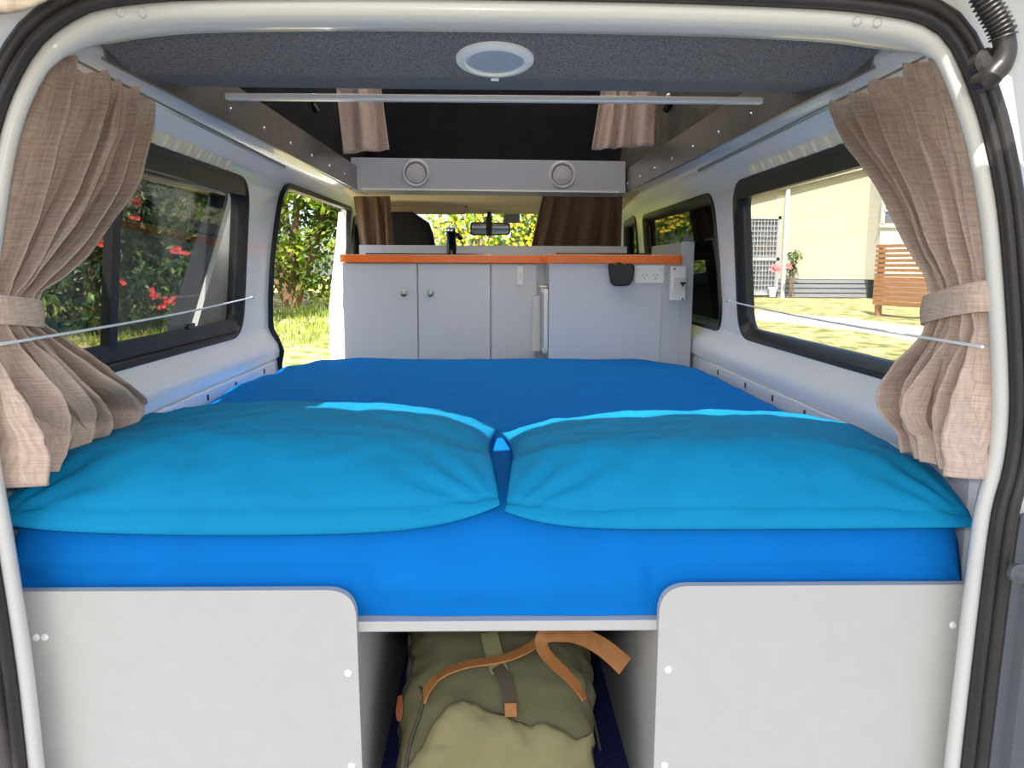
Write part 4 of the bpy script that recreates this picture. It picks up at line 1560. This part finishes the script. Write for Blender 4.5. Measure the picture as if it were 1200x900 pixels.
for (a, b, c_, d) in ((x0 - .05, x0 + .03, z0, z1), (x1 - .03, x1 + .05, z0, z1), (x0, x1, z1 - .03, z1 + .05), (x0 - .08, x1 + .08, z0 - .07, z0 + .02), (x0 + .28, x0 + .32, z0, z1), (x0, x1, z0 + .3, z0 + .34)):
    mb.box((a, Y2 - .08, c_), (b, Y2 - .03, d))
mb.build('frame', 'cladding2', wn)

# timber privacy screen on the lawn
sc = thing('timber_screen', (6.7, 14, .1), 'brown horizontal-slat timber screen on the lawn outside the right rear window', 'screen fence')
A_ = atY(1022, 357, 14.2)
B_ = V((atY(1150, 380, 12.0).x, 12.0, atY(1150, 380, 12.0).z))
zt_ = atY(1027, 285, 14.2).z
u_ = (B_ - A_)
u_.z = 0
L_ = u_.length
u_.normalize()
nrm = V((-u_.y, u_.x, 0))
mb = MB()
zb_ = A_.z
ns = 13
for k in range(ns):
    hh = (zt_ - zb_) / ns
    z0 = zb_ + k * hh
    gap = .028 if k >= 6 else .008
    p0, p1 = V((A_.x, A_.y, 0)), V((A_.x, A_.y, 0)) + u_ * L_
    mb.hexa([p0 + V((0, 0, z0)), p1 + V((0, 0, z0)), p1 + nrm * .025 + V((0, 0, z0)), p0 + nrm * .025 + V((0, 0, z0)),
             p0 + V((0, 0, z0 + hh - gap)), p1 + V((0, 0, z0 + hh - gap)), p1 + nrm * .025 + V((0, 0, z0 + hh - gap)), p0 + nrm * .025 + V((0, 0, z0 + hh - gap))])
mb.build('slat_panel', 'timber', sc)
for f in (.03, .62, .98):
    p = V((A_.x, A_.y, 0)) + u_ * (L_ * f) + nrm * .08
    MB().box((p.x - .045, p.y - .045, gz(p.x, p.y) - .1), (p.x + .045, p.y + .045, zt_ - .02)).build('post', 'timber', sc)
p0 = atY(1107, 352, 12.2)
pb = thing('timber_post', (p0.x, p0.y, .0), 'short thick timber post end in front of the slatted timber screen', 'post')
mb = MB()
for k in range(3):
    z0 = atY(1107, 371, 12.2).z + k * .11
    mb.box((p0.x - .18, p0.y - .02, z0), (p0.x + .2, p0.y + .02, z0 + .10))
mb.build('slat_panel', 'timber', pb)
MB().box((p0.x - .04, p0.y + .022, gz(p0.x, p0.y) - .05), (p0.x + .04, p0.y + .10, z0 + .09)).build('post', 'timber', pb)


# plants
def leaf_cloud(mb, blobs, n, size, rnd, droop=.2, hollow=.55):
    for k in range(n):
        c, r = blobs[rnd.randrange(len(blobs))]
        while True:
            q = V((rnd.uniform(-1, 1), rnd.uniform(-1, 1), rnd.uniform(-1, 1)))
            if .05 < q.length < 1: break
        q = q.normalized() * (hollow + (1 - hollow) * rnd.random() ** .6)
        p = c + V((q.x * r[0], q.y * r[1], q.z * r[2]))
        nrm_ = (q + V((rnd.uniform(-.9, .9), rnd.uniform(-.9, .9), rnd.uniform(-.5, 1.0)))).normalized()
        t = nrm_.orthogonal().normalized()
        t = Matrix.Rotation(rnd.uniform(0, 2 * PI), 3, nrm_) @ t
        b = nrm_.cross(t)
        s = size * rnd.uniform(.6, 1.3)
        mid = nrm_ * (s * .12)
        mb.add([p - t * s * .5, p + b * s * .28 + mid, p + t * s * .55, p - b * s * .28 + mid], [(0, 1, 2, 3)])


def stems(mb, base, blobs, r, rnd, n):
    for k in range(n):
        c, rr = blobs[k % len(blobs)]
        e = c + V((rnd.uniform(-.4, .4) * rr[0], rnd.uniform(-.4, .4) * rr[1], rnd.uniform(-.2, .5) * rr[2]))
        m_ = base.lerp(e, .5) + V((rnd.uniform(-.1, .1), rnd.uniform(-.1, .1), .1))
        pts = catmull([base + V((rnd.uniform(-.08, .08), rnd.uniform(-.08, .08), -.05)), m_, e], 5)
        mb.tube(pts, [r * (1 - .75 * i / (len(pts) - 1)) for i in range(len(pts))], 6)


def flower_mesh(mb, c, s, rnd, petals=5, face=V((0, -1, .3))):
    n_ = (face + V((rnd.uniform(-.6, .6), rnd.uniform(-.3, .3), rnd.uniform(-.4, .6)))).normalized()
    t = n_.orthogonal().normalized()
    b0 = len(mb.v)
    for k in range(petals):
        a = Matrix.Rotation(2 * PI * k / petals + rnd.random() * .3, 3, n_) @ t
        b = n_.cross(a)
        if k == 0:
            mb.add([c], [])
        mb.add([c + a * s * .5 + b * s * .38 + n_ * s * .15, c + a * s * .95 + n_ * s * .30, c + a * s * .5 - b * s * .38 + n_ * s * .15], [])
        i0 = len(mb.v) - 3
        mb.f.append((b0, i0, i0 + 1, i0 + 2))


def plant(name, base, blobs, n, size, leafm, label, cat, group=None, seed=1, trunk_r=.05, nst=6, bark='bark', hollow=.5, trunk='stem'):
    rnd = random.Random(seed)
    root = thing(name, base, label, cat, group)
    mb = MB()
    leaf_cloud(mb, blobs, n, size, rnd, hollow=hollow)
    mb.build('foliage', leafm, root, fix=False)
    mb = MB()
    stems(mb, V(base), blobs, trunk_r, rnd, nst)
    mb.build(trunk, bark, root, smooth=True)
    return root


def blob(x, y, z, rx, ry, rz):
    return (V((x, y, z)), (rx, ry, rz))


GB = 'dark shrubs outside the left windows'
shr = []
for k, (x, y, h, lab) in enumerate(((-6.9, 11.0, 3.2, 'dark leafy shrub with red flowers showing behind the left curtain edge'),
                                    (-5.5, 11.4, 3.3, 'dark leafy shrub with red flowers at the middle of the left rear window'),
                                    (-4.25, 11.8, 3.2, 'dark leafy shrub with red flowers showing through the open sliding door glass'))):
    g0 = gz(x, y)
    bl = [blob(x, y, g0 + .75, .95, .8, .75), blob(x - .2, y + .1, g0 + 1.7, .9, .8, .9), blob(x + .25, y, g0 + 2.5, .85, .8, .8), blob(x, y + .5, g0 + 1.5, .7, .5, 1.3)]
    s_ = plant('flowering_shrub', (x, y, g0), bl, 5200, .125, 'leaf_dark', lab, 'shrub', GB, seed=20 + k, hollow=.35)
    shr.append((s_, x, y, g0))
rnd = random.Random(5)
red_px = [(127, 260, 0), (122, 283, 0), (130, 300, 0), (113, 287, 0), (210, 293, 1), (217, 295, 2), (205, 292, 1), (182, 343, 1), (192, 350, 1), (215, 349, 2), (190, 358, 1), (178, 345, 1), (203, 352, 2), (140, 331, 0), (157, 256, 1), (118, 270, 0)]
for x, y, k in red_px:
    s_, sx, sy, g0 = shr[k]
    for q in range(3):
        p = atY(x + rnd.uniform(-6, 6), y + rnd.uniform(-4, 4), sy - .95)
        mb = MB()
        flower_mesh(mb, p, .038, rnd, face=V((.5, -1, .1)))
        mb.build('blossom', 'petal_red', s_, fix=False)
GT = 'trees beyond the left side of the van'
for k, (x, y, lab) in enumerate(((-9.0, 16.0, 'tall dark tree behind the shrubs, far left'), (-6.3, 16.4, 'tall dark tree behind the middle shrub'))):
    g0 = gz(x, y)
    bl = [blob(x + a, y + b, g0 + c, 1.5, 1.2, 1.3) for a, b, c in ((0, 0, 1.2), (-.8, .2, 2.6), (.8, 0, 2.6), (0, .3, 4.0), (.6, .2, 4.8), (-.7, 0, 4.6))]
    plant('tree', (x, y, g0), bl, 6500, .20, 'leaf_dark', lab, 'tree', GT, seed=40 + k, trunk_r=.14, nst=8, hollow=.3, trunk='trunk')
x, y = -3.75, 15.0
g0 = gz(x, y)
bl = [blob(x + a, y + b, g0 + c, r, r, r * .9) for a, b, c, r in ((-.6, 0, 1.0, .9), (.7, .1, .9, .9), (0, .3, 1.6, 1.0), (-.8, 0, 2.2, .9), (.8, 0, 2.3, .9), (0, -.2, 2.9, .95), (.6, 0, 3.6, .9), (-.5, .1, 3.7, 1.0), (1.4, .4, 3.1, .9), (1.5, .5, 1.6, .8))]
plant('tree', (x, y, g0), bl, 11000, .13, 'leaf_tree', 'sunlit yellow-green tree seen through the open sliding door', 'tree', GT, seed=51, trunk_r=.10, nst=9, hollow=.45, trunk='trunk')
# grass clumps at the tree foot
mb = MB()
rnd = random.Random(9)
for k in range(5200):
    x = rnd.uniform(-7.5, -1.6)
    y = rnd.uniform(10.2, 14.6)
    g0 = gz(x, y)
    hgt = rnd.uniform(.05, .16) * (1.6 if y > 13.4 else 1)
    a = rnd.uniform(0, PI)
    dx, dy = math.cos(a) * .014, math.sin(a) * .014
    lx, ly = rnd.uniform(-.06, .06), rnd.uniform(-.06, .06)
    mb.add([(x - dx, y - dy, g0 - .01), (x + dx, y + dy, g0 - .01), (x + lx, y + ly, g0 + hgt)], [(0, 1, 2)])
o = mb.build('grass', 'grass_green', fix=False)
tag(o, 'long sunlit grass at the foot of the trees on the left', 'grass', kind='stuff')

# yellow-flowered hedge in front of the windscreen
hy = 9.0
g0 = gz(0, hy)
rnd = random.Random(15)
bl = [blob(rnd.uniform(-1.0, 1.3), hy + rnd.uniform(-.2, .5), g0 + rnd.uniform(.3, 2.7), .75, .6, .6) for _ in range(34)]
hd = plant('flowering_hedge', (0, hy, g0), bl, 9000, .085, 'leaf_hedge', 'green hedge covered in yellow flowers seen through the windscreen', 'hedge', seed=16, trunk_r=.04, nst=20, hollow=.35)
proto = []


def hedge_spot():
    px, py = rnd.uniform(494, 628), rnd.uniform(247, 292)
    if rnd.random() < .1:
        px = rnd.uniform(726, 738)
    return atY(px, py, hy - .55 + rnd.uniform(-.15, .15))


for k in range(95):
    p = hedge_spot()
    if k < 5:
        mb = MB()
        flower_mesh(mb, p, .024, rnd)
        proto.append((mb.build('blossom', 'petal_yellow', hd, fix=False), p))
    else:
        o0, p0 = proto[k % 5]
        o = o0.copy()
        COL.objects.link(o)
        o.parent = hd
        o.location = p - p0
mb = MB()
for k in range(260):
    flower_mesh(mb, hedge_spot(), rnd.uniform(.013, .019), rnd)
tag(mb.build('small_blossoms', 'petal_yellow', hd, fix=False), kind='stuff')

# rose by the downpipe with a small white pot
x, y = hx(921), HY - .4
g0 = gz(x, y)
rs = plant('rose_bush', (x, y, g0), [blob(x, y, g0 + .75, .12, .1, .25), blob(x + .05, y, g0 + 1.05, .22, .15, .15)], 160, .09, 'leaf_dark', 'thin rose bush with pink-red blooms beside the white downpipe', 'rose bush', seed=61, trunk_r=.018, nst=4, hollow=.2)
for px, py in ((909, 313), (912, 316), (924, 313), (907, 316)):
    p = atY(px, py, y - .15)
    mb = MB()
    flower_mesh(mb, p, .11, rnd, 7)
    mb.build('blossom', 'petal_pink', rs, fix=False)
p = atY(905, 352, HY - .5)
p.z = gz(p.x, p.y) + .05
pot = thing('garden_pot', p, 'small white pot on the lawn at the foot of the screen door', 'pot')
MB().lathe([(.07, 0), (.10, .18), (.115, .20), (.115, .23), (.095, .23), (.085, .19), (0, .18)], p, (0, 0, 1), 20).build('bowl', 'white_plastic', pot, smooth=True)
MB().lathe([(0, .20), (.085, .195), (.085, .18)], p, (0, 0, 1), 16).build('soil', 'bark', pot)

# ================================================================== LIGHT
W = bpy.data.worlds.new('World')
S.world = W
W.use_nodes = True
nt = W.node_tree
nt.nodes.clear()
wo_ = nt.nodes.new('ShaderNodeOutputWorld')
bg = nt.nodes.new('ShaderNodeBackground')
sky = nt.nodes.new('ShaderNodeTexSky')
sky.sky_type = 'NISHITA'
sky.sun_disc = False
SUN_EL, SUN_AZ = math.radians(50), math.radians(13)      # from the rear, a little to the left
sky.sun_elevation = SUN_EL
sky.sun_rotation = math.radians(180) + SUN_AZ
sky.air_density = 1.0
sky.dust_density = 2.0
sky.ozone_density = 1.0
nt.links.new(sky.outputs[0], bg.inputs[0])
bg.inputs[1].default_value = 0.32
nt.links.new(bg.outputs[0], wo_.inputs[0])
sd_ = bpy.data.lights.new('sun', 'SUN')
sd_.energy = 11
sd_.color = (1.0, .96, .90)
sd_.angle = math.radians(.55)
so_ = bpy.data.objects.new('sun', sd_)
COL.objects.link(so_)
tdir = V((math.sin(SUN_AZ) * math.cos(SUN_EL), math.cos(SUN_AZ) * math.cos(SUN_EL), -math.sin(SUN_EL)))
so_.rotation_euler = tdir.to_track_quat('-Z', 'Y').to_euler()
# the camera's flash, just above the lens
fl_ = bpy.data.lights.new('camera_flash', 'POINT')
fl_.energy = 11
fl_.shadow_soft_size = .02
fl_.color = (1.0, .97, .93)
fo_ = bpy.data.objects.new('camera_flash', fl_)
COL.objects.link(fo_)
fo_.location = CAM + UP * .05 - RIGHT * .035 + fwd * .02

S.view_settings.view_transform = 'Standard'
S.view_settings.look = 'None'
S.view_settings.exposure = 0.24
S.view_settings.gamma = 1.0
S.view_settings.use_curve_mapping = False
S.cycles.use_denoising = True
S.cycles.max_bounces = 10
S.cycles.diffuse_bounces = 5
S.cycles.transparent_max_bounces = 24
